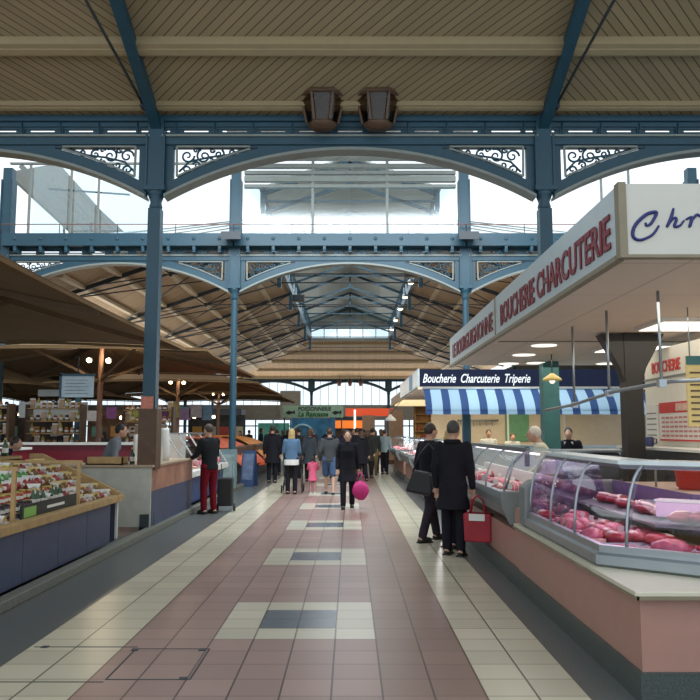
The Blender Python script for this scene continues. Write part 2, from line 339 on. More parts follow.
# ------------------------------------------------------------------ iron arcades
def scroll(mb, cx, cz, r0, turns, a0, dirn=1, n=22, r=.012, y=0):
    pts = []
    for i in range(n+1):
        t = i/n; a = a0+dirn*turns*2*PI*t; rr = r0*(1-.85*t); pts.append((cx+rr*math.cos(a), y, cz+rr*math.sin(a)))
    mb.tube(pts, [r*(1-.3*i/n) for i in range(n+1)], 5)
def zarch(d, top=6.41, R_=6.41): return top-(R_-math.sqrt(R_*R_-d*d))
ARCH = {}
def arch(name_label, xc, Y, dz=0, lite=False, open_top=True, hold=None):
    t = thing('iron_arch', name_label, 'arch', (xc, Y, 5.6+dz), group=None)
    if ARCH.get(lite):
        for o in ARCH[lite]:
            def cp(o_, par):
                c = o_.copy(); C.objects.link(c); c.parent = par
                for ch in o_.children: cp(ch, c)
            cp(o, t)
        return t
    z0 = 5.6; parts = []
    def B(mb, n, m, **k): o = mb.build(n, m, t, **k); parts.append(o); return o
    h = W-.16
    B(MB().box(-W+.1, W-.1, -.12, .12, 6.88-z0, 6.98-z0).box(-W+.1, W-.1, -.06, .06, 6.80-z0, 6.88-z0), 'top_beam', IRON)
    mb = MB(); n = 10
    for i in range(n):
        x = -W+.33+(2*W-.66)*i/(n-1); mb.box(x-.035, x+.035, -.05, .05, 6.62-z0, 6.82-z0)
        mb.tube([(x, -.07, 6.62-z0), (x, -.07, 6.86-z0)], .012, 6)
    mb.box(-W+.1, W-.1, -.02, .02, 6.69-z0, 6.72-z0); mb.box(-W+.1, W-.1, -.03, .03, 6.76-z0, 6.82-z0); mb.box(-W+.1, W-.1, -.02, .02, 6.62-z0, 6.65-z0)
    for i in range(n-1):
        x = -W+.33+(2*W-.66)*i/(n-1); mb.box(x-.12, x+.12, -.015, .015, 6.64-z0, 6.78-z0)
    B(mb, 'railing', IRON)
    B(MB().box(-W+.1, W-.1, -.1, .1, 6.47-z0, 6.62-z0), 'chord', IRON)
    B(MB().box(-W+.1, W-.1, -.14, .14, 6.60-z0, 6.635-z0), 'chord_trim', IRONL)
    # web of the spandrels and arch rib
    N = 48; mb = MB()
    for i in range(N):
        xa = -h+2*h*i/N; xb = -h+2*h*(i+1)/N
        za, zb = zarch(xa)-z0, zarch(xb)-z0
        for (ya, yb, ta, tb) in ((-.05, .05, .24, .24),):
            def strip(z1a, z1b, z2a, z2b, y0=-.05, y1=.05):
                if z2a-z1a < .004 and z2b-z1b < .004: return
                mb.prism([(xa, y0, z1a), (xb, y0, z1b), (xb, y0, z2b), (xa, y0, z2a)], (0, y1-y0, 0))
            dist = W-abs((xa+xb)/2)
            if .34 < dist < 1.72:
                strip(za, zb, min(za+.2, .87), min(zb+.2, .87), -.06, .06)
                strip(.83, .83, .88, .88)
            else:
                strip(za, zb, .88, .88, -.06, .06)
    B(mb, 'spandrel_web', IRON)
    mb = MB()
    for i in range(N):
        xa = -h+2*h*i/N; xb = -h+2*h*(i+1)/N; za, zb = zarch(xa)-z0, zarch(xb)-z0
        mb.prism([(xa, -.15, za-.05), (xb, -.15, zb-.05), (xb, -.15, zb), (xa, -.15, za)], (0, .30, 0))
    B(mb, 'arch_trim', IRONL)
    if not lite:
        for s in (-1, 1):
            mb = MB(); x1 = s*(W-.35); x2 = s*(W-1.60)
            pts = [(x1, -.07, .84), (x2, -.07, .84)]
            arcp = [(s*(W-d), -.07, zarch(W-d)-z0+.22) for d in (1.6, 1.4, 1.2, 1.0, .8, .6, .36)]
            mb.bar(pts[0], pts[1], .035, .03); 
            for a, b_ in zip(arcp[:-1], arcp[1:]): mb.bar(a, b_, .035, .03)
            mb.bar(pts[0], arcp[-1], .035, .03)
            fr = B(mb, 'spandrel_frame', IRONL)
            mb = MB()
            for (d, z, r0, tn, a0, dr) in ((.52, .70, .12, 1.3, 0, 1), (.80, .70, .13, 1.4, 2, -1), (1.06, .73, .09, 1.3, 1, 1), (.50, .46, .09, 1.3, 4, -1), (.68, .54, .07, 1.2, 3, 1), (1.27, .76, .06, 1.2, 5, -1), (.92, .60, .06, 1.1, 2, 1), (.66, .80, .05, 1.1, 0, -1), (.94, .80, .045, 1, 0, 1)):
                scroll(mb, s*(W-d), z, r0, tn, a0, dr*s, r=.021)
            mb.tube([(s*(W-.38), 0, .42), (s*(W-.55), 0, .6), (s*(W-.9), 0, .68), (s*(W-1.2), 0, .72), (s*(W-1.5), 0, .82)], .02, 5)
            B(mb, 'scrollwork', IRON)
    ARCH[lite] = parts
    return t
def column(label, x, Y, top=6.98, base=0, group=None, cap=5.62, r=.085, box_=False, dz=0):
    t = thing('iron_column', label, 'column', (x, Y, base), group=group)
    mb = MB(); L = cap-base+dz
    mb.lathe([(r*1.5, 0), (r*1.5, .3), (r*1.15, .36), (r*1.1, 1.2), (r, L-.25), (r*.95, L)], n=14); mb.build('shaft', IRON, t)
    mb = MB(); mb.lathe([(r*1.0, L-.28), (r*1.35, L-.22), (r*1.1, L-.14), (r*1.6, L-.02), (r*1.9, L+.04), (r*1.5, L+.07)], n=14); mb.build('capital', IRON, t)
    mb = MB(); tp = top-base+dz
    mb.box(-.13, .13, -.13, .13, L+.02, tp); mb.box(-.165, -.13, -.16, .16, L+.1, tp-.35); mb.box(.13, .165, -.16, .16, L+.1, tp-.35); mb.box(-.18, .18, -.17, .17, L+.04, L+.12)
    mb.build('pier', IRON, t)
    return t
bayn = {-2: 'outermost left', -1: 'left', 0: 'central', 1: 'right', 2: 'outermost right'}
for k in (-2, -1, 0, 1, 2):
    arch('dark blue iron arch of the nearest arcade, %s bay' % bayn[k], k*2*W, Y1)
ARCH1 = dict(ARCH)
for k in (-2, -1, 0, 1, 2):
    arch('blue iron arch of the second arcade under the gutter, %s bay' % bayn[k], k*2*W, Y2)
for k in range(-4, 4):
    arch('distant iron arch against the bright end windows, bay %s' % ['far left end', 'second from the left end', 'behind the pale umbrella', 'left of the aisle end', 'straight down the aisle', 'right of the aisle end', 'behind the striped stall', 'far right end'][k+4], k*2*W, Y3-.3, -.6, lite=True)
column('dark blue iron column rising from the left counter by the grey-shirted vendor', -W, Y1)
column('blue iron column passing through the butcher canopy beside the old butcher', W, Y1)
column('blue iron column of the nearest arcade at the far left edge', -3*W, Y1); column('iron column of the nearest arcade behind the canopy, far right', 3*W, Y1)
# square casings round the lower columns
t = bpy.data.objects
cs = MB().box(-.105, .105, -.105, .105, 1.985, 5.36); o = cs.build('column_casing', IRON, None, keep=True); o.location = (-W, Y1, 0); tag(o, 'dark blue square casing around the near left column', 'casing')
cs = MB().box(-.15, .15, -.16, .16, 1.0, 1.98); o = cs.build('board_casing', WOODD, None, keep=True); o.location = (-W+.01, Y1-.02, 0); tag(o, 'dark brown wooden boxing at the foot of the near left column', 'casing')
nt_ = MB().box(-.1, .1, -.006, .006, 0, .2); nt_.build('notice', mat('notice_pink', (.55, .2, .14), .7, var=.3, scale=40)).location = (-W, Y1-.2, 1.98)
tag(bpy.data.objects['notice'], 'small pink and white notice on the near left column', 'notice')
cs = MB().box(-.13, .13, -.13, .13, .2, 2.80); o = cs.build('column_casing', TEAL, None, keep=True); o.location = (W, Y1, 0); tag(o, 'teal square casing around the column behind the old butcher', 'casing')
cs = MB().box(-.105, .105, -.105, .105, 3.24, 5.36); o = cs.build('column_casing', IRON, None, keep=True); o.location = (W, Y1, 0); tag(o, 'dark blue square casing of the column above the butcher canopy', 'casing')
for k, nm in ((-3, 'far left second-arcade column above the umbrellas'), (-1, 'pale blue second-arcade column standing beside the folding boards'), (1, 'pale blue second-arcade column behind the striped stall'), (3, 'second-arcade column at the far right behind the canopy')):
    column('slender '+nm, k*W, Y2, top=9.2, r=.09)
for k in (-3, 3):
    for i, Y in enumerate((27.5, 36.5, 45.5, 54.5)):
        column('blue %s side aisle column %s' % ('left' if k < 0 else 'right', ['nearest, beside the price board' if k < 0 else 'nearest', 'second down the hall', 'third down the hall', 'last before the end wall'][i]), k*W, Y, top=6.3)
for k in range(-7, 8, 2):
    column('distant blue column in front of the end windows', k*W, Y3-.3, top=6.4, cap=5.0, r=.12, group='columns against the far end windows')
# gutter over the second arcade
for k in (-1, 0, 1):
    t = thing('gutter_beam', 'blue riveted gutter beam over the second arcade, %s bay' % bayn[k], 'beam', (k*2*W, Y2-.25, 6.84))
    mb = MB(); mb.box(-W+.02, W-.02, -.12, .2, 0, .36); mb.build('gutter_face', IRON, t)
    mb = MB()
    for i in range(9):
        x = -W+.4+(2*W-.8)*i/8; mb.box(x-.04, x+.04, -.1, .1, -.18, 0); mb.ball((x, -.12, .2), (.055, .025, .055), 8, 5); mb.ball((x, -.06, -.12), (.06, .06, .06), 8, 5)
    mb.build('bracket', IRON, t)
    mb = MB().tube([(-W, -.1, .62), (W, -.1, .62)], .015, 6); mb.build('handrail', mat('red_rail', (.25, .12, .1), .5), t)
    mb = MB()
    for i in range(5): x = -W+W*2*i/4; mb.tube([(x, -.1, .36), (x, -.1, .62)], .012, 6)
    mb.build('rail_post', IRON_DK, t)
# clerestory between the arcades: glass above the second arcade
t = thing('clerestory_frame', 'tall clerestory window frame above the second arcade', 'window frame', (0, Y2+.02, 7.2))
mb = MB()
for x in (-1.08, 1.08): MB().box(x-.04, x+.04, -.04, .04, 0, 2.7).build('mullion', IRONL, t)
for x in (-9.3, -8.1, -7.3, -5.6, 5.6, 7.3, 8.1): MB().box(x-.03, x+.03, -.03, .03, 0, 2.2).build('mullion', IRONL, t)
mb = MB()
for z, h in ((1.44, .09), (1.62, .16), (1.84, .10), (2.03, .12)): mb.box(-W*.93, W*.93, -.08, .08, z, z+h)
mb.box(-9.9, -3.4, -.05, .05, 2.15, 2.2)
mb.box(-9.9, 9.9, -.05, .05, .02, .08)
mb.build('transom', IRONL, t)
for a, b_ in ((-3.1, -1.12), (-1.04, 1.04), (1.12, 3.1)): MB().box(a, b_, -.005, .005, .08, 1.44).build('window_pane', GLASSR, t)
for a, b_ in ((-9.2, -8.2), (-8.0, -7.4), (-7.2, -5.7)): MB().box(a, b_, -.005, .005, .08, 2.1).build('window_pane', GLASSR, t)
mb = MB(); mb.prism([(-3.1, 17.2, 9.0), (3.1, 17.2, 9.0), (3.1, 21.25, 9.42), (-3.1, 21.25, 9.42)], (0, 0, .08)); struct(mb, 'ceiling', BOARD_W)
# left raking roof seen through the clerestory
t = thing('raking_roof', 'steep glazed roof slope descending behind the left clerestory', 'roof', (-7.5, 25, 7.2))
mb = MB(); mb.prism([(-10.9, 23.2, 9.7), (-8.25, 23.2, 7.3), (-7.3, 26.5, 7.6), (-10.6, 26.5, 11.2)], (.03, 0, .08)); mb.build('roof_slope', mat('slope_boards', (.16, .17, .15), .7), t, world=True)
mb = MB(); mb.bar((-10.4, 23.1, 9.95), (-7.8, 23.1, 7.42), .12, .16); mb.bar((-10.6, 26.2, 10.9), (-7.05, 26.2, 7.6), .14, .22); mb.bar((-10.0, 24.6, 10.0), (-7.5, 24.6, 7.6), .08, .1); mb.build('raking_beam', IRONL, t, world=True)
mb = MB(); mb.bar((-9.3, 24, 8.9), (-9.3, 24, 7.2), .06); mb.bar((-8.6, 24.5, 8.5), (-8.6, 24.5, 7.2), .06); mb.bar((-9.9, 24, 9.5), (-7.2, 24, 9.3), .05)
mb.tube([(-8.3+.45*math.cos(a*PI/10), 25, 7.4+.5*math.sin(a*PI/10)) for a in range(11)], .03, 6); mb.build('strut', IRON, t, world=True)
# ------------------------------------------------------------------ nave roof beyond the second arcade
ZE, ZT, XE, XT, YA, YB = 5.95, 8.42, 9.9, 2.9, 21.9, 56.0
def zs(x): return ZE+(ZT-ZE)*(XE-abs(x))/(XE-XT)
for s in (-1, 1):
    mb = MB(); mb.prism([(s*XE, YA, ZE), (s*XT, 24.2, ZT), (s*XT, YB, ZT), (s*XE, Y3, ZE)], (0, 0, .07)); struct(mb, 'ceiling', BOARD_S)
    mb = MB()
    for x in (8.74, 7.56, 6.31, 5.13, 3.95):
        y1 = YB+(Y3-YB)*(x-XT)/(XE-XT)-.1; z = zs(x)-.07; y0 = 24.2-2.2*(x-XT)/(XE-XT)
        mb.bar((s*x, y0+.1, z), (s*x, y1, z), .16, .12); mb.bar((s*(x+.14), y0+.1, z+.0), (s*(x+.14), y1, z+.0), .05, .08)
    o = mb.build('roof_purlin', PURL); tag(o, 'long cream purlins under the %s slope of the nave roof' % ('left' if s < 0 else 'right'), 'purlins')
    # ring aisle roof outside
    mb = MB(); mb.prism([(s*XE, YA, 5.5), (s*XE, Y3, 5.5), (s*34, Y3, 4.9), (s*34, YA, 4.9)], (0, 0, .06)); struct(mb, 'ceiling', mat('dark_boards', (.22, .19, .14), .8))
mb = MB(); mb.prism([(-XT, YB, ZT), (XT, YB, ZT), (XE, Y3, ZE+.0), (-XE, Y3, ZE+.0)], (0, 0, .07)); struct(mb, 'ceiling', BOARD_H)
mb = MB()
for i in range(5):
    u = .1+.2*i; y = YB+(Y3-YB)*u; z = ZT+(ZE-ZT)*u-.08; x = XT+(XE-XT)*u-.1; mb.bar((-x, y, z), (x, y, z), .14, .16)
tag(mb.build('roof_purlin', PURL), 'level cream purlins across the far hipped end of the nave roof', 'purlins')
# near hip, white panelled outer face
mb = MB(); mb.prism([(-XT, 24.2, ZT+.12), (XT, 24.2, ZT+.12), (XE, 21.75, 7.08), (-XE, 21.75, 7.08)], (0, 0, .05)); hip = struct(mb, 'ceiling', mat('white_roof_panels', (.86, .90, .92), .6, var=.03))
mb = MB()
for x in range(-9, 10): 
    u = 1-min(1, max(0, (abs(x)-XT)/(XE-XT))); mb.bar((x, 21.75, 7.14), (x*(XT/XE if abs(x) > XT else XT/XE), 21.75+2.45, ZT+.19), .03, .03)
mb.build('roof_seam', IRONL, hip, world=True)
# lantern
LZ = 9.55
for s in (-1, 1):
    mb = MB(); mb.prism([(s*(XT+.1), 24.2, LZ), (0, 24.2, LZ+1.15), (0, YB, LZ+1.15), (s*(XT+.1), YB, LZ)], (0, 0, .06)); struct(mb, 'ceiling', BOARD_W)
    t = thing('lantern_window', 'long %s clerestory glazing of the roof lantern' % ('left' if s < 0 else 'right'), 'window', (s*XT, 40, ZT))
    mb = MB().box(s*XT-.006, s*XT+.006, 24.3, YB-.1, ZT+.25, LZ-.05); mb.build('window_pane', GLASSR, t, world=True)
    mb = MB().box(s*XT-.07, s*XT+.07, 24.2, YB, ZT-.12, ZT+.22); mb.box(s*XT-.05, s*XT+.05, 24.2, YB, LZ-.05, LZ+.05)
    for i in range(22): y = 24.3+i*1.5; mb.box(s*XT-.04, s*XT+.04, y-.03, y+.03, ZT+.2, LZ)
    mb.build('window_frame', IRON, t, world=True)
t = thing('lantern_end_window', 'bright end window at the far end of the roof lantern', 'window', (0, YB, ZT))
mb = MB().box(-XT, XT, YB-.05, YB+.05, ZT-.1, ZT+.12).box(-XT, XT, YB-.04, YB+.04, ZT+.78, ZT+.9).box(-XT, XT, YB-.04, YB+.04, ZT+1.25, ZT+1.35)
for i in range(7): x = -XT+XT*2*i/6; mb.box(x-.03, x+.03, YB-.03, YB+.03, ZT, ZT+1.2)
mb.build('window_frame', IRONL, t, world=True)
mb = MB().box(-XT+.05, XT-.05, YB-.005, YB+.005, ZT+.1, ZT+.8); mb.build('window_pane', GLASSR, t, world=True)
MB().box(-XT+.05, XT-.05, YB-.01, YB+.01, ZT+.9, ZT+1.3).prism([(-XT, YB-.02, LZ+.1), (XT, YB-.02, LZ+.1), (0, YB-.02, LZ+1.15)], (0, .05, 0)).build('gable_board', BOARD_W, t, world=True)
# trusses
TY = [24.4, 30.5, 36.5, 42.5, 48.5, 54.5]
tn = ['nearest', 'second', 'third', 'fourth', 'fifth', 'farthest']
for i, y in enumerate(TY):
    t = thing('roof_truss', '%s blue iron truss crossing the nave and its lantern' % tn[i], 'truss', (0, y, ZE))
    mb = MB()
    for s in (-1, 1):
        mb = MB(); mb.bar((s*XE, y, ZE-.12), (s*XT, y, ZT-.12), .07, .14); mb.build('rafter', IRON_DK, t, world=True)
    mb = MB()
    for s in (-1, 1):
        mb = MB(); mb.bar((s*XT, y, ZT-.5), (s*XT, y, LZ), .14, .2); mb.bar((s*XT, y, ZT-.9), (s*(XT+.9), y, ZT-.35), .05); mb.ball((s*XT, y, ZT-.75), .11, 8, 6)
        mb.bar((s*XT, y, ZT-.95), (s*XT, y, ZT-.4), .16, .16); mb.build('lantern_post', IRON, t, world=True)
    mb = MB()
    for s in (-1, 1):
        mb.bar((s*XT, y, LZ-.1), (0, y, LZ+1.02), .1, .14); mb.bar((s*XT, y, LZ-.75), (0, y, LZ+.25), .07, .1)
    mb.bar((0, y, LZ+.2), (0, y, LZ+1.0), .1)
    mb.bar((-XT, y, LZ-.35), (XT, y, LZ-.35), .07)
    mb.build('gable_bar', IRON, t, world=True)
    mb = MB()
    for s in (-1, 1):
        mb.tube([(s*XE, y, ZE-.2), (s*5.9, y, 6.75), (s*XT, y, ZT-.8)], .03, 6)
        mb.tube([(s*5.9, y, 6.75), (s*6.3, y, zs(6.3)-.2)], .03, 6); mb.tube([(s*5.9, y, 6.75), (s*8.0, y, zs(8)-.2)], .022, 6); mb.tube([(s*5.9, y, 6.75), (s*4.2, y, zs(4.2)-.2)], .022, 6)
        mb.ball((s*5.9, y, 6.75), .09, 8, 5)
    mb.tube([(-XT, y, ZT-.75), (XT, y, ZT-.75)], .03, 6)
    mb.tube([(-5.9, y, 6.75), (5.9, y, 6.75)], .022, 6)
    mb.build('tie_rod', IRON_DK, t, world=True)
# wind bracing rods along the slopes
mb = MB()
for s in (-1, 1):
    for a, b_ in zip(TY[:-1], TY[1:]):
        mb.tube([(s*9.5, a, zs(9.5)-.2), (s*3.2, b_, zs(3.2)-.2)], .025, 6); mb.tube([(s*3.2, a, zs(3.2)-.2), (s*9.5, b_, zs(9.5)-.2)], .025, 6)
tag(mb.build('bracing_rod', IRON_DK), 'crossed dark bracing rods under both nave roof slopes', 'bracing', kind='stuff')
# speaker boards and floodlights on the lantern posts
for i, (s, y) in enumerate(((-1, 24.9), (1, 24.9), (1, 31.0), (-1, 37))):
    t = thing('loudspeaker', 'brown box loudspeaker hung on the %s' % ['near left lantern post', 'near right lantern post', 'second right lantern post', 'third left lantern post'][i], 'loudspeaker', (s*2.55, y, 8.0))
    MB().box(-.3, .3, -.14, .14, 0, .34).build('cabinet', WOODD, t, bevel=.02); MB().box(-.26, .26, -.16, -.14, .04, .3).build('grille', IRON_DK, t)
for i, y in enumerate((29, 32, 35.5, 39, 43, 47)):
    t = thing('floodlight', 'lit round floodlight on the right side of the lantern', 'lamp', (2.62, y, 8.15), group='floodlights along the right lantern edge')
    MB().lathe([(.05, 0), (.13, -.1), (.15, -.2)], n=12).build('reflector', STEEL, t); MB().ball((0, 0, -.2), (.13, .13, .05)).build('bulb', LAMPW, t)
# floodlight box on second arcade columns
for s, nm in ((-1, 'left'), (1, 'right')):
    t = thing('floodlight', 'black floodlight box on the %s second-arcade column' % nm, 'lamp', (s*3.3, Y2-.66, 6.9))
    MB().prism([(-.28, -.2, 0), (.28, -.2, 0), (.22, .2, .1), (-.22, .2, .1)], (0, 0, .22)).build('housing', IRON_DK, t); MB().box(-.06, .06, .2, .285, .05, .15).build('bracket', IRON_DK, t)
# ------------------------------------------------------------------ far end wall, side walls
def wallmb(): return MB()
mb = MB(); mb.box(-34, 24, Y3, Y3+.2, 2.55, 3.85); struct(mb, 'wall_end', mat('grey_end_wall', (.34, .34, .31), .8))
mb = MB()
for k in range(-5, 4): mb.box(k*2*W-W-.3, k*2*W-W+.3, Y3, Y3+.25, 0, 2.6)
struct(mb, 'wall_end', mat('grey_end_wall', (.34, .34, .31), .8))
mb = MB().box(-34, 24, Y3, Y3+.2, 5.95, 6.3); struct(mb, 'wall_end', IRON)
mb = MB().box(-5.9, -4.2, Y3-1.2, Y3-.6, 2.6, 5.0); struct(mb, 'wall_block', mat('grey_end_wall', (.34, .34, .31), .8))
for k in range(-4, 4):
    t = bpy.data.objects.new('window_%d' % (k+5), None); C.objects.link(t); t.location = (k*2*W, Y3+.1, 3.85); t['kind'] = 'structure'
    mb = MB()
    for i in range(1, 9): x = -W+2*W*i/9; mb.box(x-.02, x+.02, -.02, .02, 0, 2.1)
    mb.build('window_frame', IRONL, t); MB().box(-W+.1, W-.1, .03, .04, 0, 2.1).build('window_pane', GLASSW, t)
    t = bpy.data.objects.new('door_%d' % (k+5), None); C.objects.link(t); t.location = (k*2*W, Y3+.1, 0); t['kind'] = 'structure'
    mb = MB()
    for i in range(0, 5): x = -W+.3+(2*W-.6)*i/4; mb.box(x-.05, x+.05, -.04, .04, 0, 2.55)
    mb.box(-W+.3, W-.3, -.04, .04, 2.0, 2.1); mb.box(-W+.3, W-.3, -.04, .04, 0, .3)
    mb.build('door_frame', IRON, t); MB().box(-W+.3, W-.3, .0, .01, .3, 2.55).build('door_glass', GLASSW, t)
mb = MB().box(-34.2, -34, -3, Y3, 0, 5); struct(mb, 'wall_left', mat('left_wall', (.36, .33, .30), .8))
mb = MB().box(24, 24.2, -3, Y3, 0, 5); struct(mb, 'wall_right', mat('right_wall', (.42, .38, .32), .8))
# ------------------------------------------------------------------ butcher stall on the right: base, canopy
t = thing('butcher_counter_base', 'pink laminate counter base with dark granite plinth on the right of the aisle', 'counter', (1.75, 4.7, 0))
MB().box(1.76, 2.35, 4.72, 8.05, .18, .62).build('front_panel', PINKW, t, world=True)
MB().box(2.35, 8, 4.72, 5.0, .18, .62).build('end_panel', PINKW, t, world=True)
MB().box(1.74, 8, 4.70, 5.2, 0, .18).box(1.74, 2.3, 5.2, 13.1, 0, .18).build('plinth', PLINTH, t, world=True)
MB().box(1.72, 8, 4.68, 5.9, .62, .655).box(1.72, 2.9, 5.9, 8.1, .62, .655).build('ledge', CREAML, t, world=True, bevel=.006)
MB().box(1.715, 1.735, 4.66, 8.1, .61, .63).box(1.72, 8, 4.66, 4.68, .61, .63).build('ledge_trim', BRONZE, t, world=True)
MB().box(1.78, 2.35, 8.05, 13.1, .18, .55).build('front_panel', PINKW, t, world=True)
MB().box(1.78, 2.2, 8.05, 8.3, .55, .80).build('step_panel', PINKW, t, world=True)
t = thing('butcher_canopy', 'large white canopy with fascia lettering over the near butcher stall', 'canopy', (1.75, 4.77, 2.74))
CB, CT = 2.74, 3.22
MB().box(1.795, 9, 4.83, 13.14, CB+.02, CB+.1).build('soffit', SOFF, t, world=True)
MB().box(1.75, 1.80, 4.84, 13.15, CB, CT).build('side_fascia', FASC, t, world=True)
MB().box(1.79, 9, 4.77, 4.83, CB, CT).build('front_fascia', FASCW, t, world=True)
MB().box(1.74, 1.79, 4.76, 4.84, CB-.01, CT+.01).box(1.735, 1.79, 4.84, 13.15, CB-.015, CB+.02).box(1.79, 9, 4.76, 4.83, CB-.01, CB+.01).build('fascia_trim', BRONZE, t, world=True)
MB().box(1.80, 9, 4.83, 13.1, CT-.06, CT-.02).build('canopy_roof', GREY, t, world=True)
MB().box(1.742, 1.75, 8.98, 9.02, CB+.03, CT).box(1.9, 9, 9.55, 9.6, CB+.01, CB+.021).build('panel_joint', BRONZE, t, world=True)
text(t, 'BOUCHERIE CHARCUTERIE', .33, (1.742, 8.68, CB+.10), AISLE_R, REDP, sx=.925, bold=.006)
text(t, 'LE BOURGUIGNONNE', .32, (1.742, 12.75, CB+.11), AISLE_R, REDP, sx=1.12, bold=.004)
mb = MB()
def stroke(pts, r=.012):
    # pixel-free design: coordinates in metres on the front fascia (x, z)
    ps = []
    for i in range(len(pts)-1):
        p0 = pts[max(i-1, 0)]; p1 = pts[i]; p2 = pts[i+1]; p3 = pts[min(i+2, len(pts)-1)]
        for k in range(6):
            u = k/6
            ps.append(tuple(.5*((2*p1[j])+(-p0[j]+p2[j])*u+(2*p0[j]-5*p1[j]+4*p2[j]-p3[j])*u*u+(-p0[j]+3*p1[j]-3*p2[j]+p3[j])*u**3) for j in (0, 1)))
    ps.append(pts[-1])
    mb.tube([(1.712+p[0], 4.768, CB+p[1]) for p in ps], [r*(.55+.4*math.sin(PI*i/len(ps))) for i in range(len(ps))], 6)
stroke([(.20, .22), (.205, .20), (.235, .215), (.27, .275), (.26, .29), (.20, .27), (.13, .20), (.115, .13), (.16, .105), (.24, .14), (.285, .20)], .0135)
stroke([(.385, .315), (.365, .25), (.335, .19)], .013); stroke([(.34, .20), (.385, .25), (.40, .24), (.385, .195), (.42, .20), (.45, .235)], .011)
stroke([(.46, .24), (.50, .255), (.485, .20), (.475, .195)], .012); stroke([(.485, .215), (.53, .27), (.555, .26)], .011)
stroke([(.60, .32), (.585, .25), (.565, .20)], .013); stroke([(.56, .315), (.62, .32)], .009)
mb.build('lettering', BLUEL, t, world=True)
# ceiling lights
for i, (x, y) in enumerate(((2.56, 9.9), (2.58, 11.15), (2.66, 12.6), (3.1, 12.5), (4.3, 12.6))):
    q = thing('downlight', 'lit round downlight in the butcher canopy, %s' % ['nearest above the second case', 'second along the aisle edge', 'third along the aisle edge', 'small one left of the teal column', 'small one right of the teal column'][i], 'lamp', (x, y, CB+.02))
    MB().lathe([(.19, -.015), (.2, 0)], n=20).build('rim', WHITE, q); MB().lathe([(.165, -.025), (.17, -.01)], n=20).build('diffuser', LAMPD, q)
for i, (a, b_, c_, d_) in enumerate(((3.15, 4.9, 7.55, 8.3), (3.4, 5.2, 9.75, 10.6))):
    q = thing('ceiling_panel_light', ['large rectangular ceiling light nearest the camera', 'rectangular ceiling light behind the dark post'][i]+' in the butcher canopy', 'lamp', ((a+b_)/2, (c_+d_)/2, CB+.02))
    MB().box(a, b_, c_, d_, CB-.02, CB+.02).build('frame', WHITE, q, world=True); MB().box(a+.04, b_-.04, c_+.04, d_-.04, CB-.025, CB-.015).build('diffuser', LAMP, q, world=True)
# dark braced post
t = thing('braced_post', 'dark brown post with curved braces holding up the butcher canopy', 'post', (3.28, 8.8, 0))
MB().box(-.10, .10, -.10, .10, 0, 2.75).build('post', BRACE, t)
for s in (-1, 1):
    mb = MB(); mb.prism([(s*.09, -.09, 2.15), (s*.09, -.09, 2.74), (s*.37, -.09, 2.74), (s*.29, -.09, 2.6), (s*.15, -.09, 2.35)], (0, .18, 0)); mb.build('brace', BRACE, t)
# rods and rail
t = thing('hanging_rail', 'steel rail hung on rods from the canopy above the near case', 'rail', (2.4, 5.2, 1.9))
MB().tube([(2.86, 5.9, 2.02), (2.6, 6.1, 2.02), (2.42, 6.9, 1.98), (2.40, 8.15, 1.9), (2.3, 8.9, 1.86)], .017).build('tube', STEEL, t, world=True)
for x, y, z in ((2.50, 6.05, 2.0), (2.42, 7.05, 1.97), (2.42, 8.15, 1.9)): MB().tube([(x, y, z), (x, y, 2.75)], .013).box(x-.03, x+.03, y-.03, y+.03, z-.03, z+.03).build('rod', STEEL, t, world=True)
# pendant
t = thing('pendant_lamp', 'yellow glass pendant lamp hanging in front of the teal column', 'lamp', (2.95, 11.0, 2.35))
MB().tube([(0, 0, .06), (0, 0, .39)], .008, 6).build('cord', IRON_DK, t)
MB().lathe([(.14, 0), (.13, .03), (.06, .08), (.015, .11)], n=16).build('lamp_shade', mat('amber_glass', (.55, .42, .12), .3, emit=.25), t); MB().ball((0, 0, 0), .045).build('bulb', LAMPD, t)
# ------------------------------------------------------------------ display cases
def arcpts(x0, x1, z0, z1, n=8):
    # curved glass: from the front foot up and back to the top
    return [(x0+(x1-x0)*(1-math.cos(PI/2*(i/n)))**1.0, z0+(z1-z0)*math.sin(PI/2*(i/n))) for i in range(n+1)]
# near case: two faces meeting in a mitred corner.  front foot path and top path in plan
F_ = [(1.80, 7.72), (1.80, 5.56), (2.98, 4.56+.0)]
def off(path, d):
    # inward offset of the two-segment path
    a, b_, c_ = [Vector(p) for p in path]; n1 = Vector((1, 0)); dv = (c_-b_).normalized(); n2 = Vector((-dv.y, dv.x)); 
    if n2.dot(Vector((1, 1))) < 0: n2 = -n2
    m = (n1+n2).normalized(); k = d/m.dot(n1)
    return [a+n1*d, b_+m*k, c_+n2*d]
t = thing('meat_display_case', 'near curved-glass meat display case turning the corner of the pink counter', 'display case', (1.8, 5.6, .655))
def pathgrid(mb, levels, cap=False):
    # levels: list of (offset, z)
    rows = [[(*p, z) for p in off(F_, d)] for d, z in levels]
    for r0, r1 in zip(rows[:-1], rows[1:]):
        for i in range(2): mb.add([r0[i], r0[i+1], r1[i+1], r1[i]], [(0, 1, 2, 3)])
mb = MB(); lv = [(0, .66), (-.03, .68), (-.03, .735), (0, .75), (.0, .80), (.03, .80)]; pathgrid(mb, lv); o = mb.build('front_bumper', STEEL, t, world=True, solid=.02)
mb = MB(); pathgrid(mb, [(.02, .655), (.02, .74), (.9, .74)]); mb.build('base_tray', STEELD, t, world=True)
gl = [(a, z) for a, z in arcpts(.015, .22, .80, 1.375, 8)]
mb = MB(); mb.smooth = True; pathgrid(mb, gl); mb.build('curved_glass', GLASSC, t, world=True)
RIBS = [(F_[0], 0, 0.0), (None, 0, .36), (None, 0, .70), (None, 1, .12), (None, 1, .62)]
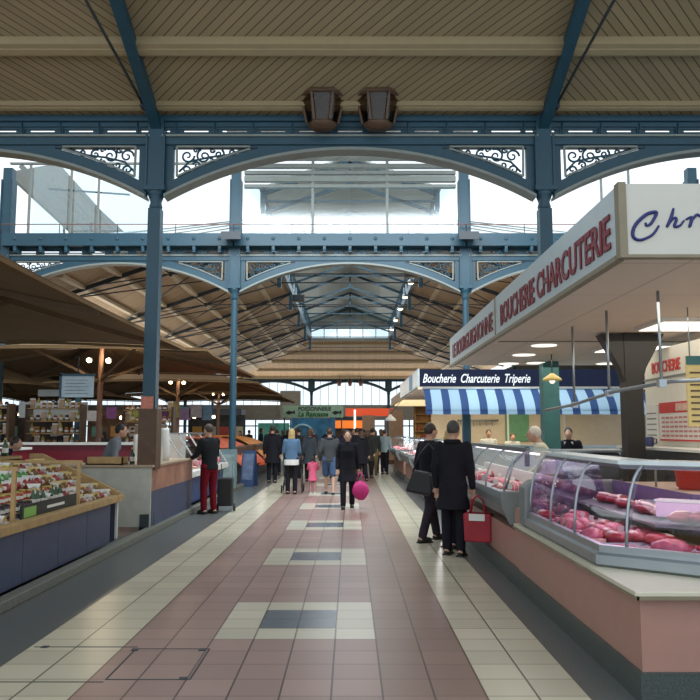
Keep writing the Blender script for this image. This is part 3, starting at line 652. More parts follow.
for _, seg, u in RIBS:
    mb = MB(); ps = []
    for d, z in gl:
        p = off(F_, d); q = p[seg].lerp(p[seg+1], u); ps.append((q.x-.004, q.y-.004, z))
    mb.tube(ps, .012, 6); mb.build('glass_rib', STEEL, t, world=True)
mb = MB()
p0 = off(F_, .18); p1 = off(F_, .46)
for i in range(2): mb.prism([(*p0[i], 1.375), (*p0[i+1], 1.375), (*p1[i+1], 1.375), (*p1[i], 1.375)], (0, 0, .03))
mb.build('top_shelf', mat('frosted_shelf', (.62, .70, .72), .25), t, world=True)
mb = MB(); p0 = off(F_, .20)
mb.bar((*p0[0], 1.372), (*p0[1], 1.372), .03, .05); mb.bar((*p0[1], 1.372), (*p0[2], 1.372), .03, .05); mb.build('top_rail', STEELD, t, world=True)
mb = MB(); p0 = off(F_, .34); mb.tube([(*p0[0], 1.35), (*p0[1], 1.35), (*p0[2], 1.35)], .012, 6); mb.build('lamp_tube', TUBE, t, world=True)
mb = MB(); mb.prism([(1.76, 7.74, .66), (2.75, 7.74, .66), (2.75, 7.74, 1.12), (1.86, 7.74, 1.12), (1.76, 7.74, 1.05)], (0, .26, 0)); mb.build('end_housing', GREY, t, world=True, bevel=.02)
mb = MB(); mb.prism([(1.82, 7.71, .8), (1.86, 7.71, 1.1), (1.96, 7.71, 1.3), (2.1, 7.71, 1.37), (2.5, 7.71, 1.37), (2.6, 7.71, .8)], (0, .012, 0)); mb.build('end_glass', GLASSC, t, world=True)
mb = MB(); a = off(F_, .5); b_ = off(F_, .8)
for i in range(2): mb.prism([(*a[i], .90), (*a[i+1], .90), (*b_[i+1], .95), (*b_[i], .95)], (0, 0, .02))
mb.build('raised_shelf', STEELD, t, world=True)
mb = MB(); a = off(F_, .86)
mb.bar((*a[0], .98), (*a[1], .98), .02, .30); mb.bar((*a[1], .98), (*a[2], .98), .02, .30); mb.build('back_step', mat('violet_riser', (.12, .08, .19), .4), t, world=True)
area('near_case_tube', (2.25, 6.6, 1.33), DOWN, .12, 2.0, 6.5, (1, .72, .95))
area('near_case_tube', (2.62, 5.33, 1.33), (0, 0, R(-40)), 1.1, .12, 3.5, (1, .85, .85))
# work bench and boards behind the corner case
t = thing('cutting_bench', 'pale wooden cutting bench behind the corner of the near meat case', 'bench', (3.4, 6.6, 0))
MB().box(2.75, 3.5, 6.0, 8.2, 1.02, 1.08).build('bench_top', mat('pale_wood', (.62, .50, .34), .5), t, world=True, bevel=.01)
for x, y in ((2.8, 6.05), (3.45, 6.05), (2.8, 8.15), (3.45, 8.15)): MB().box(x-.03, x+.03, y-.03, y+.03, 0, 1.02).build('leg', STEELD, t, world=True)
# second case
def long_case(label, x0, y0, y1, zb, ztop, endcol=GREY, ribs=4, base=True, depth=1.0, power=6, lcol=(1, .9, .92)):
    t = thing('meat_display_case', label, 'display case', (x0, (y0+y1)/2, zb))
    mb = MB(); mb.box(x0, x0+depth, y0, y1, zb, zb+.06); mb.prism([(x0-.06, y0, zb+.0), (x0, y0, zb-.12), (x0+.2, y0, zb-.12), (x0+.2, y0, zb+.12), (x0-.03, y0, zb+.14), (x0-.07, y0, zb+.08)], (0, y1-y0, 0)); mb.build('front_bumper', STEELD, t, world=True)
    gp = arcpts(x0-.02, x0+.30, zb+.13, ztop, 8)
    mb = MB(); mb.smooth = True
    for a, b_ in zip(gp[:-1], gp[1:]): mb.add([(a[0], y0, a[1]), (a[0], y1, a[1]), (b_[0], y1, b_[1]), (b_[0], y0, b_[1])], [(0, 1, 2, 3)])
    mb.build('curved_glass', GLASS, t, world=True)
    for i in range(ribs+1):
        y = y0+(y1-y0)*i/ribs; mb = MB(); mb.tube([(a[0]-.003, y, a[1]) for a in gp], .011, 6); mb.build('glass_rib', STEEL, t, world=True)
    MB().box(x0+.25, x0+.6, y0, y1, ztop, ztop+.025).build('top_shelf', GLASSR, t, world=True)
    MB().box(x0+.24, x0+.28, y0, y1, ztop-.02, ztop+.03).build('top_rail', STEELD, t, world=True)
    MB().tube([(x0+.4, y0+.1, ztop-.04), (x0+.4, y1-.1, ztop-.04)], .013, 6).build('lamp_tube', TUBE, t, world=True)
    mb = MB(); mb.prism([(x0-.08, y0-.06, zb+.16), (x0-.06, y0-.06, zb-.02), (x0+.03, y0-.06, zb-.2), (x0+depth, y0-.06, zb-.2), (x0+depth, y0-.06, zb+.16)], (0, .06, 0)); mb.build('end_panel', endcol, t, world=True, bevel=.01)
    mb = MB(); mb.prism([(a[0], y0-.02, a[1]) for a in gp]+[(x0+.7, y0-.02, ztop), (x0+.9, y0-.02, zb+.16)], (0, .01, 0)); mb.build('end_glass', GLASS, t, world=True)
    MB().box(x0+.55, x0+.6, y0, y1, zb+.06, zb+.3).build('back_step', WHITE, t, world=True)
    area('case_tube_light', (x0+.4, (y0+y1)/2, ztop-.06), DOWN, .12, (y1-y0)*.9, power, lcol)
    return t
long_case('second curved-glass meat case with a grey end, beside the couple', 1.72, 8.45, 12.9, .80, 1.40, power=10)
t = thing('case_clip', 'black latch arm standing on the near end of the second meat case', 'latch', (1.95, 8.9, 1.36)); MB().box(1.98, 2.03, 8.6, 8.66, 1.22, 1.44).build('arm', IRON_DK, t, world=True, bevel=.01); MB().tube([(1.72, 8.44, .98), (1.8, 8.44, 1.25), (2.0, 8.6, 1.40)], .012).build('strut', STEEL, t, world=True)
long_case('bright curved-glass case at the start of the striped stall', 1.62, 16.0, 19.6, .84, 1.42, ribs=3, power=60)
long_case('far glass case of the striped stall, next along the aisle', 1.62, 20.2, 24.2, .84, 1.40, ribs=3, power=60)
long_case('most distant glass case before the tan pillars', 1.6, 25.5, 30.5, .84, 1.40, ribs=3, power=60)
t = thing('stall_counter_base', 'pink counter base of the striped stall farther along the aisle', 'counter', (1.75, 15.8, 0))
MB().box(1.78, 2.4, 15.8, 24.4, .18, .62).build('front_panel', PINKW, t, world=True); MB().box(1.74, 2.4, 15.8, 24.4, 0, .18).build('plinth', PLINTH, t, world=True)
t = thing('stall_counter_base', 'pink counter base at the far end of the right-hand stalls', 'counter', (1.75, 25.3, 0))
MB().box(1.78, 2.4, 25.3, 30.7, .18, .62).build('front_panel', PINKW, t, world=True); MB().box(1.74, 2.4, 25.3, 30.7, 0, .18).build('plinth', PLINTH, t, world=True)
# ------------------------------------------------------------------ meat
MEAT = [mat('raw_red_meat', (.36, .03, .05), .3, var=.3, scale=25), mat('pink_meat', (.50, .12, .17), .3, var=.4, scale=22), mat('dark_beef', (.22, .02, .03), .3, var=.3, scale=20), mat('pale_meat', (.66, .40, .32), .35, var=.25, scale=18)]
FAT = mat('white_fat', (.75, .62, .52), .4, var=.15)
TRAYM = mat('white_tray', (.66, .66, .68), .35)
def steak(mi):
    mb = MB(); n = 12
    rim = [(1+.22*math.sin(k*1.7+mi)+random.uniform(-.08, .08)) for k in range(n)]
    def ring(s, z): return [(.085*rim[k]*s*math.cos(2*PI*k/n), .06*rim[k]*s*math.sin(2*PI*k/n), z) for k in range(n)]
    v = ring(.92, 0)+ring(1, .012)+ring(.9, .03)+[(0, 0, .034)]
    fs = [(i*n+k, i*n+(k+1) % n, (i+1)*n+(k+1) % n, (i+1)*n+k) for i in range(2) for k in range(n)]+[(2*n+k, 2*n+(k+1) % n, 3*n) for k in range(n)]+[tuple(range(n))]
    mb.smooth = True; mb.add(v, fs)
    fat = MB(); fat.tube([(.085*rim[k % n]*1.02*math.cos(2*PI*k/n), .06*rim[k % n]*1.02*math.sin(2*PI*k/n), .016) for k in range(1, 7)], .012, 6)
    return mb, fat
PROTO = {}
def proto(kind):
    if kind in PROTO: return PROTO[kind]
    if kind.startswith('steak'):
        i = int(kind[-1]); t = thing('steak', 'x', 'meat'); a, b_ = steak(i); a.build('lean', MEAT[i], t); b_.build('fat_rim', FAT, t)
    elif kind == 'roast':
        t = thing('rolled_roast', 'x', 'meat'); mb = MB(); mb.tube([(-.13, 0, .055), (-.11, 0, .055), (0, 0, .06), (.11, 0, .055), (.13, 0, .055)], [.03, .052, .06, .052, .03], 12); mb.build('joint', MEAT[1], t)
        mb = MB()
        for x in (-.08, -.03, .03, .08): mb.tube([(x, .062*math.cos(a*PI/6), .058+.062*math.sin(a*PI/6)) for a in range(13)], .004, 5)
        mb.build('string', FAT, t)
    elif kind == 'sausage':
        t = thing('sausage', 'x', 'meat'); MB().tube([(.09*math.cos(a), .09*math.sin(a), .018) for a in [PI*(-.4+.8*i/8) for i in range(9)]], [.008]+[.017]*7+[.008], 8).build('casing', MEAT[3], t); MB().ball((.03, -.085, .018), .008, 6, 4).ball((.03, .085, .018), .008, 6, 4).build('knot', FAT, t)
    elif kind == 'lump':
        t = thing('meat_cut', 'x', 'meat'); MB().ball((0, 0, .045), (.12, .08, .05), 12, 8, noise=.14).build('lean', MEAT[0], t); MB().ball((.03, .01, .075), (.07, .045, .022), 10, 6, noise=.15).build('fat_cap', FAT, t)
    elif kind == 'beef':
        t = thing('beef_cut', 'x', 'meat'); MB().ball((0, 0, .04), (.14, .07, .045), 12, 8, noise=.12).build('lean', MEAT[2], t); MB().tube([(-.11, .02, .06), (-.03, .035, .08), (.06, .03, .08), (.12, .0, .05)], [.006, .015, .014, .005], 6).build('fat_seam', FAT, t)
    elif kind == 'mince':
        t = thing('mince_heap', 'x', 'meat'); MB().ball((0, 0, .03), (.13, .1, .07), 14, 9, noise=.10).build('heap', MEAT[1], t); MB().tube([(.0, .05, .09), (.0, .1, .04)], .01, 5).build('sprig', mat('parsley', (.04, .2, .03), .7), t)
    PROTO[kind] = t; return t
used = {}
def put(kind, loc, rz, label, group, sc=1):
    p = proto(kind)
    if kind not in used:
        used[kind] = 1; p.location = loc; p.rotation_euler = (0, 0, rz); p.scale = (sc,)*3; p['label'] = label; p['group'] = group; return p
    return dup(p, loc, rz, label, group, sc)
# dup must be of unscaled prototypes: scale handled explicitly
trayp = None
def tray(x, y, z, rz, label, group, sx=1, sy=1):
    global trayp
    if trayp is None:
        trayp = thing('meat_tray', label, 'tray', (x, y, z), rz, group); MB().box(-.15, .15, -.17, .17, 0, .012).build('tray_floor', TRAYM, trayp)
        MB().box(-.155, -.145, -.175, .175, 0, .03).box(.145, .155, -.175, .175, 0, .03).box(-.155, .155, -.175, -.165, 0, .03).box(-.155, .155, .165, .175, 0, .03).build('tray_rim', TRAYM, trayp)
        trayp.scale = (sx, sy, 1); return trayp
    return dup(trayp, (x, y, z), rz, label, group, (sx, sy, 1))
kinds1 = ['steak0', 'lump', 'steak1', 'sausage', 'roast', 'steak2', 'mince', 'steak3']
TL = 'white tray on the deck of the near meat case, under cuts of meat'
NM = {'s': ('thin red steak lying in the trays of the near meat case', 'steaks in the near meat case'), 'l': ('lumpy red cut with white fat in the near meat case', 'meat cuts in the near meat case'), 'r': ('string-tied pale roast in the near meat case', 'rolled roasts in the near meat case'), 'm': ('heap of pink mince in the near meat case', 'mince heaps in the near meat case'), 'a': ('curled pale sausage in the near meat case', 'sausages in the near meat case')}
def nm(kind, table):
    return table['a' if kind == 'sausage' else kind[0]]
for r, xo in enumerate((.20, .50)):
    for i in range(6):
        y = 7.5-.36*i
        if y < 5.75: continue
        x = 1.80+xo; tray(x, y, .742, 0, TL, 'trays in the near meat case')
        kd = kinds1[(i*3+r*2) % 8]
        for a in range(2):
            for b_ in range(2):
                kd = random.choice(['steak0', 'lump', 'steak1', 'mince', 'sausage', 'steak2', 'lump', 'steak3', kd]); put(kd, (x-.07+.14*a, y-.08+.16*b_, .757), random.uniform(-.5, .5)+PI/2, *nm(kd, NM), sc=.95)
dv = (Vector(F_[2])-Vector(F_[1])).normalized(); nv = Vector((-dv.y, dv.x)); nv = nv if nv.x > 0 else -nv
ang = math.atan2(dv.y, dv.x)
for r, d in enumerate((.20, .50)):
    for i in range(4 if r == 0 else 5):
        q = Vector(F_[1])+dv*(.18+r*.16+.33*i)+nv*d
        tray(q.x, q.y, .742, ang, TL, 'trays in the near meat case', 1, 1)
        kd = ['roast', 'lump', 'steak1', 'mince', 'roast', 'steak0', 'lump', 'steak3', 'roast'][(i*2+r) % 9]
        for a in range(2):
            kd = random.choice(['lump', 'steak1', 'mince', 'roast', 'steak0', 'steak3', kd]); e = q+dv*(.14*a-.07); put(kd, (e.x, e.y-.05*a+.02, .757), ang+random.uniform(-.4, .4), *nm(kd, NM), sc=1.05)
# shelf of red beef on the raised shelf
pa = off(F_, .66)
pb = off(F_, .56)
for i in range(14):
    q = pa[0].lerp(pa[1], .12+.095*i) if i < 9 else pb[1].lerp(pb[2], .12+.17*(i-9)); put('beef', (q.x+random.uniform(-.05, .05), q.y, .945), (PI/2 if i < 9 else ang)+random.uniform(-.9, .9), 'dark red beef cut on the raised shelf of the near meat case', 'beef cuts on the raised shelf', random.uniform(.85, 1.2))
# price cards and boxes
for i in range(7):
    q = off(F_, .40); p = q[0].lerp(q[1], .08+.13*i)
    o = MB().prism([(-.04, 0, 0), (.04, 0, 0), (.04, .015, .06), (-.04, .015, .06)], (0, .004, 0)).build('price_card', PAPER, None, keep=True); o.location = (p.x, p.y, .79); o.rotation_euler = (0, 0, -PI/2+.2); tag(o, 'white price card stuck among the meat in the near case', 'card', 'price cards in the near meat case')
for i, (u, c, lb) in enumerate(((.0, (.66, .45, .62), 'paper pack tinted by pink-violet light'), (.33, (.30, .20, .42), 'carton tinted by dark violet light'), (.66, (.55, .46, .60), 'carton tinted by pale violet light'))):  # violet light inside the case is put into these carton colours
    q = off(F_, .745); p = q[1].lerp(q[2], u)
    t = thing('carton', lb+' behind the glass at the corner of the near meat case', 'box', (p.x, p.y, .958), ang)
    MB().box(-.17, .17, -.07, .07, 0, .12).build('carton_body', mat('carton_%d' % i, c, .5), t, bevel=.01); MB().box(-.175, .175, -.075, .075, .12, .135).build('lid', WHITE, t)
# second case meat
NM2 = {'s': ('thin steak laid in rows in the second meat case', 'steaks in the second meat case'), 'l': ('lumpy red cut in the second meat case', 'meat cuts in the second meat case'), 'r': ('tied roast in the second meat case', 'rolled roasts in the second meat case'), 'm': ('mince heap in the second meat case', 'mince heaps in the second meat case'), 'a': ('curled sausage in the second meat case', 'sausages in the second meat case')}
for i in range(15):
    for r in range(3):
        kd = kinds1[(i//2+r*3) % 8]; put(kd, (1.86+.17*r, 8.7+.28*i+random.uniform(-.03, .03), .865+.0*r), random.uniform(0, 3), *nm(kd, NM2), sc=1.15)
for i in range(10):
    o = MB().box(-.035, .035, -.003, .003, 0, .07).build('price_card', PAPER, None, keep=True); o.location = (1.84+.3*(i % 2), 8.85+.42*i, .95); o.rotation_euler = (R(-15), 0, R(-50)); tag(o, 'white price card standing among the meat in the second case', 'card', 'price cards in the second meat case')
NM3 = {k: ('small cut of meat behind the glass of the distant cases', 'meat in the distant cases') for k in 'slrma'}
for i in range(22):
    y = 16.2+i*.66
    if 19.4 < y < 20.4 or 24.0 < y < 25.6: continue
    for r in range(2):
        kd = kinds1[(i+r*3) % 8]; put(kd, (1.78+.22*r, y, .905), random.uniform(0, 3), *nm(kd, NM3), sc=1.2)
# ------------------------------------------------------------------ stall interior on the right
t = thing('stall_partition', 'white partition panel with red lettering at the right edge of the butcher stall', 'partition', (3.95, 9, 0))
MB().box(3.95, 4.0, 6.2, 10.1, 0, 2.66).build('panel', mat('white_partition', (.74, .71, .60), .5, var=.03), t, world=True)
MB().box(3.93, 3.95, 6.2, 10.1, 2.28, 2.30).build('panel_joint', GREY, t, world=True)
text(t, 'BOUCHERIE', .20, (3.945, 9.85, 2.36), AISLE_R, REDB, sx=.80, bold=.004); text(t, 'VOLAILLES', .12, (3.945, 8.8, 2.12), AISLE_R, REDP, sx=.7)
t = thing('calendar_poster', 'red and white meat calendar poster on the stall partition', 'poster', (3.93, 8.5, 1.58))
MB().box(3.92, 3.94, 8.35, 9.6, 1.50, 1.98).build('sheet', PAPER, t, world=True); MB().box(3.915, 3.92, 8.36, 9.59, 1.84, 1.97).box(3.915, 3.92, 8.36, 9.59, 1.5, 1.52).build('header', REDB, t, world=True)
mb = MB()
for r in range(5):
    for c in range(9): mb.box(3.914, 3.92, 8.44+.125*c, 8.53+.125*c, 1.55+.055*r, 1.575+.055*r)
mb.build('printed_rows', mat('red_print', (.5, .2, .18), .6), t, world=True)
MB().box(3.912, 3.915, 8.7, 9.1, 1.86, 1.95).build('meat_pictures', MEAT[3], t, world=True)
t = thing('notice_sheet', 'white notice sheet beside the dark braced post', 'poster', (3.93, 9.8, 1.5)); MB().box(3.92, 3.94, 9.65, 10.05, 1.5, 1.95).build('sheet', PAPER, t, world=True)
mb = MB(); [mb.box(3.915, 3.92, 9.7, 10.0, 1.56+.07*k, 1.575+.07*k) for k in range(5)]; mb.build('printed_lines', GREY, t, world=True)
t = thing('price_list', 'tall yellow price list with dark header at the right edge', 'sign', (3.1, 6.85, 1.62))
MB().box(3.06, 3.4, 6.85, 6.87, 1.66, 2.30).build('board', YEL, t, world=True); MB().box(3.06, 3.4, 6.84, 6.85, 2.22, 2.30).build('header', TEAL, t, world=True)
mb = MB(); [mb.box(3.09, 3.30-.03*(k % 3), 6.842, 6.85, 1.70+.055*k, 1.715+.055*k) for k in range(9)]; mb.build('printed_lines', WOODD, t, world=True)
MB().tube([(3.1, 6.86, 2.3), (3.1, 6.86, 2.75)], .006, 6).tube([(3.38, 6.86, 2.3), (3.38, 6.86, 2.75)], .006, 6).build('hanging_wire', STEEL, t, world=True)
t = thing('back_cabinet', 'dark cabinet with pale top shelf along the stall partition', 'cabinet', (3.6, 8.4, 0))
MB().box(3.55, 3.94, 6.3, 10.0, 0, 1.40).build('cabinet_body', mat('dark_green_cabinet', (.05, .05, .045), .45), t, world=True); MB().box(3.50, 3.94, 6.3, 10.02, 1.40, 1.43).build('cabinet_top', WHITE, t, world=True)
for y in (7.2, 8.1, 9.0): MB().box(3.54, 3.55, y-.4, y+.4, .2, 1.3).build('door', mat('cabinet_door', (.065, .06, .055), .4), t, world=True)
for i, (y, c, lb) in enumerate(((9.8, (.6, .45, .25), 'cream jar'), (9.6, (.35, .2, .05), 'amber jar'), (9.35, (.03, .04, .12), 'navy mug'))):
    t = thing('jar' if i < 2 else 'mug', lb+' on the cabinet shelf below the posters', 'jar' if i < 2 else 'mug', (3.68, y, 1.43))
    MB().lathe([(.05, 0), (.055, .02), (.055, .10), (.04, .12)], n=12).build('vessel', mat('jar_%d' % i, c, .4), t); 
    if i < 2: MB().lathe([(.045, .12), (.045, .14)], n=12).build('lid', WHITE, t)
    else: MB().tube([(.05, 0, .1), (.09, 0, .09), (.09, 0, .04), (.05, 0, .03)], .008, 6).build('handle', mat('jar_2', c), t)
t = thing('red_bucket', 'red plastic tub on the bench behind the near meat case', 'tub', (3.17, 7.1, 1.085))
MB().lathe([(.11, 0), (.145, .17), (.16, .17), (.16, .19), (.14, .19), (.13, .02), (0.01, .02)], n=20).build('tub', REDB, t); MB().lathe([(.155, .19), (.165, .2)], n=20, caps=False).build('rim', REDB, t)
t = thing('water_tap', 'thin steel tap beside the red tub', 'tap', (2.98, 7.45, 1.08)); MB().tube([(0, 0, 0), (0, 0, .22), (0, -.06, .26), (0, -.1, .2)], .012).build('spout', STEEL, t); MB().ball((0, .03, .2), .025).build('handle', WHITE, t)
# meat scale / slicer on the case shelf
t = thing('weighing_scale', 'grey weighing scale standing behind the second meat case', 'scale', (3.08, 9.9, 1.1)); MB().box(-.35, .35, -.3, .3, -.1, .25).build('housing', STEELD, t, bevel=.05); MB().box(-.42, .42, -.35, .35, .25, .28).build('pan', STEEL, t)
MB().box(-.4, .4, -.35, .35, -1.1, -.1).build('stand', GREY, t)
t = thing('rear_worktop', 'long pale worktop with rails behind the second meat case', 'worktop', (4.6, 12.9, 0)); MB().box(3.7, 6.5, 12.7, 13.3, 1.15, 1.2).build('worktop', WHITE, t, world=True); MB().box(3.75, 6.45, 12.75, 13.25, 0, 1.15).build('cabinet_body', STEELD, t, world=True)
# ------------------------------------------------------------------ second stall (navy sign, striped awning)
SY = 19.4
t = thing('butcher_sign_canopy', 'navy sign canopy with white script over the striped awning', 'canopy', (1.75, SY, 2.74))
MB().box(1.78, 9, SY, SY+.06, 2.74, 3.2).build('sign_board', NAVY, t, world=True)
MB().box(1.75, 1.79, SY-.01, 26.4, 2.76, 3.22).build('side_fascia', FASC, t, world=True); MB().box(1.742, 1.75, SY+.1, SY+1.4, 2.8, 3.18).box(1.742, 1.75, 22.5, 25.8, 2.82, 3.16).build('side_panel', WHITE, t, world=True)
MB().box(1.742, 1.75, 21.2, 22.2, 2.78, 3.2).build('side_panel', mat('mid_blue', (.08, .22, .36), .5), t, world=True)
MB().box(1.74, 9, SY-.03, SY+.0, 2.68, 2.75).build('sign_trim', mat('cream_trim', (.62, .52, .36), .5), t, world=True)
MB().box(1.79, 9, SY+.06, 26.4, 2.72, 2.78).build('soffit', SOFF, t, world=True)
text(t, 'Boucherie  Charcuterie  Triperie', .32, (1.86, SY-.005, 2.86), FRONT, WHITEL, sx=.645, shear=.35, bold=.004)
text(t, '03', .18, (5.1, SY-.005, 2.96), FRONT, WHITEL, sx=.9, shear=.2); text(t, '32', .2, (5.15, SY-.005, 2.79), FRONT, WHITEL, sx=.9, shear=.2)
t = thing('striped_awning', 'blue and pale blue striped awning under the navy sign', 'awning', (1.85, SY, 2.05))
mb = MB(); mb.grid(lambda u, v: (1.88+5.6*u, SY-.05-.55*math.sin(v*PI/2), 2.70-.62*v), 1, 6); mb.build('awning_cloth', AWN, t, world=True, solid=.01)
MB().box(1.88, 7.48, SY-.62, SY-.59, 2.03, 2.11).build('valance', AWN, t, world=True); MB().tube([(1.86, SY-.07, 2.7), (7.5, SY-.07, 2.7)], .035).build('roller', STEEL, t, world=True)
t = thing('stall_back_wall', 'cream tiled back wall inside the striped stall', 'partition', (4, 24, 0)); MB().box(2.6, 9, 24.2, 24.3, 0, 2.72).build('panel', TILEB, t, world=True); MB().box(5.0, 5.06, 24.14, 24.2, 0, 2.7).box(6.8, 6.86, 24.14, 24.2, 0, 2.7).build('mullion', WHITE, t, world=True)
MB().box(4.95, 5.7, 24.15, 24.19, 1.3, 2.25).build('green_panel', mat('green_panel', (.10, .27, .13), .5), t, world=True)
t = thing('meat_rail', 'steel hook rail on the back wall of the striped stall', 'rail', (3.9, 24.0, 2.0)); MB().tube([(3.4, 24.0, 1.95), (4.7, 24.0, 1.95)], .03).build('rail', STEELD, t, world=True)
MB().box(3.5, 3.54, 24.0, 24.2, 1.93, 1.97).box(4.56, 4.6, 24.0, 24.2, 1.93, 1.97).build('bracket', STEELD, t, world=True)
for k in range(6): MB().tube([(3.5+.2*k, 24.0, 1.95), (3.5+.2*k, 23.95, 1.8), (3.53+.2*k, 23.95, 1.78)], .012, 5).build('hook', STEELD, t, world=True)
for i, (x, y) in enumerate(((3, 18.2), (4.2, 18.2), (5.4, 18.2))):
    pass
t = thing('serving_counter', 'white serving counter inside the striped stall', 'counter', (4.6, 19.9, 0)); MB().box(2.7, 7.2, 19.9, 20.5, 0, 1.2).build('counter_body', WHITE, t, world=True); MB().box(2.68, 7.22, 19.86, 20.54, 1.2, 1.25).build('counter_top', STEEL, t, world=True)
t = thing('stall_post', 'blue-grey square post below the striped awning behind the couple', 'post', (3.0, 19.62, 0)); MB().box(-.09, .09, -.09, .09, 0, 2.72).build('post', IRON, t); MB().box(-.13, .13, -.13, .13, 0, .15).build('base', IRON_DK, t)
# third stall, warm wood
t = thing('wood_stall', 'warm wooden stall with glowing canopy beyond the striped stall', 'stall', (2, 28, 0))
MB().box(1.9, 8, 27.5, 35, 2.75, 3.1).build('canopy', mat('canopy_tan', (.40, .27, .14), .6), t, world=True); MB().box(2.9, 8, 34.6, 34.8, 0, 2.75).build('back_panel', WOODM, t, world=True)
MB().box(1.95, 3.5, 27.6, 33, 2.70, 2.75).build('ceiling_panel', mat('warm_glow', (1, .82, .45), .5, var=0, emit=1.2), t, world=True)
mb = MB()
for k in range(6): mb.box(2.95+.7*k, 3.0+.7*k, 34.4, 34.6, 0, 2.7)
for z in (1.2, 1.6, 2.0, 2.35): mb.box(2.9, 7, 34.2, 34.6, z, z+.04)
mb.build('shelving', WOOD, t, world=True)
for k in range(26):
    o = MB().lathe([(.06, 0), (.065, .05), (.06, .16), (.03, .2)], n=8).build('bottle', [mat('amber_b', (.45, .22, .05), .3), mat('red_b', (.4, .05, .04), .3), mat('cream_b', (.6, .5, .3), .4)][k % 3], None, keep=True)
    o.location = (3.1+(k % 13)*.3, 34.35, 1.24 if k < 13 else 1.64); tag(o, 'small bottle on the lit shelves of the wooden stall', 'bottle', 'bottles in the wooden stall')
t = thing('hanging_lamp', 'pale dome lamp over the far right stalls', 'lamp', (1.55, 29, 2.0)); MB().lathe([(.22, 0), (.2, .08), (.08, .18), (.03, .26)], n=14).build('lamp_shade', WHITE, t); MB().tube([(0, 0, .26), (.42, 0, .78)], .012, 6).build('arm', IRON_DK, t)
for i, (x, y) in enumerate(((1.05, 43), (2.3, 38))):
    t = thing('tan_pillar', ['tan square pillar left of the far stalls near the orange sign', 'tan square pillar behind the far right stalls'][i], 'pillar', (x, y, 0)); MB().box(-.35, .35, -.35, .35, 0, 2.5+.2*i).build('shaft', mat('tan_plaster', (.42, .27, .17), .8), t); MB().box(-.4, .4, -.4, .4, 0, .2).build('base', WOODD, t)
# orange shop sign
t = thing('orange_shop_front', 'orange and red lit shop front at the end of the aisle', 'shop front', (.6, 50, 0))
MB().box(-.3, 2.9, 50, 50.2, 2.6, 3.1).build('awning', mat('glowing_red_orange', (.8, .09, .03), .6, emit=.6), t, world=True); MB().box(-1.2, 1.3, 49.5, 49.6, 1.8, 2.3).build('lit_sign', mat('orange_lit', (1, .22, .03), .5, emit=.9), t, world=True)  # awning holds no lamp, its glow is put into the material
MB().box(-1.3, 1.4, 49.6, 49.8, 1.7, 2.55).build('sign_frame', IRON_DK, t, world=True); MB().box(.25, .38, 49.45, 49.5, 1.2, 3.0).build('lit_strip', LAMPD, t, world=True)
MB().box(-1.3, 1.4, 49.8, 50, 0, 1.7).build('shop_counter', WOODD, t, world=True)
# fish stall sign
t = thing('fishmonger_sign', 'pale green fishmonger sign board hanging across the end of the aisle', 'sign', (-2.4, 45, 2.4))
MB().box(-4.0, -.40, 45, 45.08, 2.42, 3.12).build('board', GREENB, t, world=True)
text(t, 'POISSONNERIE', .33, (-3.1, 44.99, 2.82), FRONT, BLACKL, sx=.88, shear=.2, bold=.008); text(t, 'La Rascasse', .40, (-3.1, 44.99, 2.48), FRONT, GREENL, sx=.95, shear=.2, bold=.015)
for s, x in ((1, -3.55), (-1, -.8)):
    mb = MB(); mb.prism([(x-.28, 44.97, 2.7), (x-.1, 44.97, 2.82), (x+.15, 44.97, 2.76), (x+.28, 44.97, 2.86), (x+.28, 44.97, 2.6), (x+.15, 44.97, 2.68), (x-.1, 44.97, 2.58)], (0, .03, 0)); mb.build('fish_emblem', BLACKL, t, world=True)
for x in (-3.9, -.5): MB().tube([(x, 45.1, 0), (x, 45.1, 3.12)], .04, 8).build('pole', IRON_DK, t, world=True)
t = thing('fish_stall', 'blue painted fish stall under the green sign', 'stall', (-2.6, 46, 0))
MB().box(-3.6, -.9, 46.5, 46.6, 0, 2.4).build('mural_panel', mat('blue_mural', (.05, .22, .42), .5, var=.45, scale=2), t, world=True); MB().box(-5.6, -3.7, 46.2, 46.3, .9, 2.1).build('mural_panel', mat('teal_mural', (.12, .50, .42), .5, var=.4, scale=2), t, world=True); MB().box(-3.6, -.9, 45.4, 46.4, 0, 1.0).build('fish_counter', STEELD, t, world=True)
MB().tube([(-2.9+.7*math.cos(a*PI/12), 46.45, 1.3+.7*math.sin(a*PI/12)) for a in range(13)], .07, 6).build('painted_arc', mat('pale_blue_arc', (.4, .65, .75), .5), t, world=True)
# orange tarpaulins
for i, (ya, yb, c, lb) in enumerate(((22.7, 28.6, (.75, .13, .05), 'red-orange tarpaulin draped over a stall beyond the folding boards'), (28.9, 34.5, (.75, .27, .04), 'yellow-orange tarpaulin over the next stall, near the blonde woman'))):
    t = thing('draped_tarpaulin', lb, 'tarpaulin', (-4.3, ya, 0)); xa = -3.15
    def fn(u, v, ya=ya, yb=yb, xa=xa):
        s = math.sin(v*PI/2); return (xa-2.6*v-.10*math.sin(u*19)*(1-v), ya+(yb-ya)*u+.1*math.sin(v*9), .50+.90*math.sin(min(1, v*1.6)*PI/2)+.05*math.sin(u*14+v*5)-.25*max(0, u-.6))
    MB().grid(fn, 26, 12).build('tarpaulin_cloth', mat('tarp_%d' % i, c, .65, bump=.3, scale=2), t, world=True, solid=.01)
    MB().box(-5.6, -3.5, ya+.2, yb-.2, 0, .6).build('stall_base', mat('dark_stall', (.05, .055, .08), .6), t, world=True)
    MB().box(-5.6, -3.6, ya+.3, yb-.3, .6, 1.1).build('covered_goods', WOODD, t, world=True)
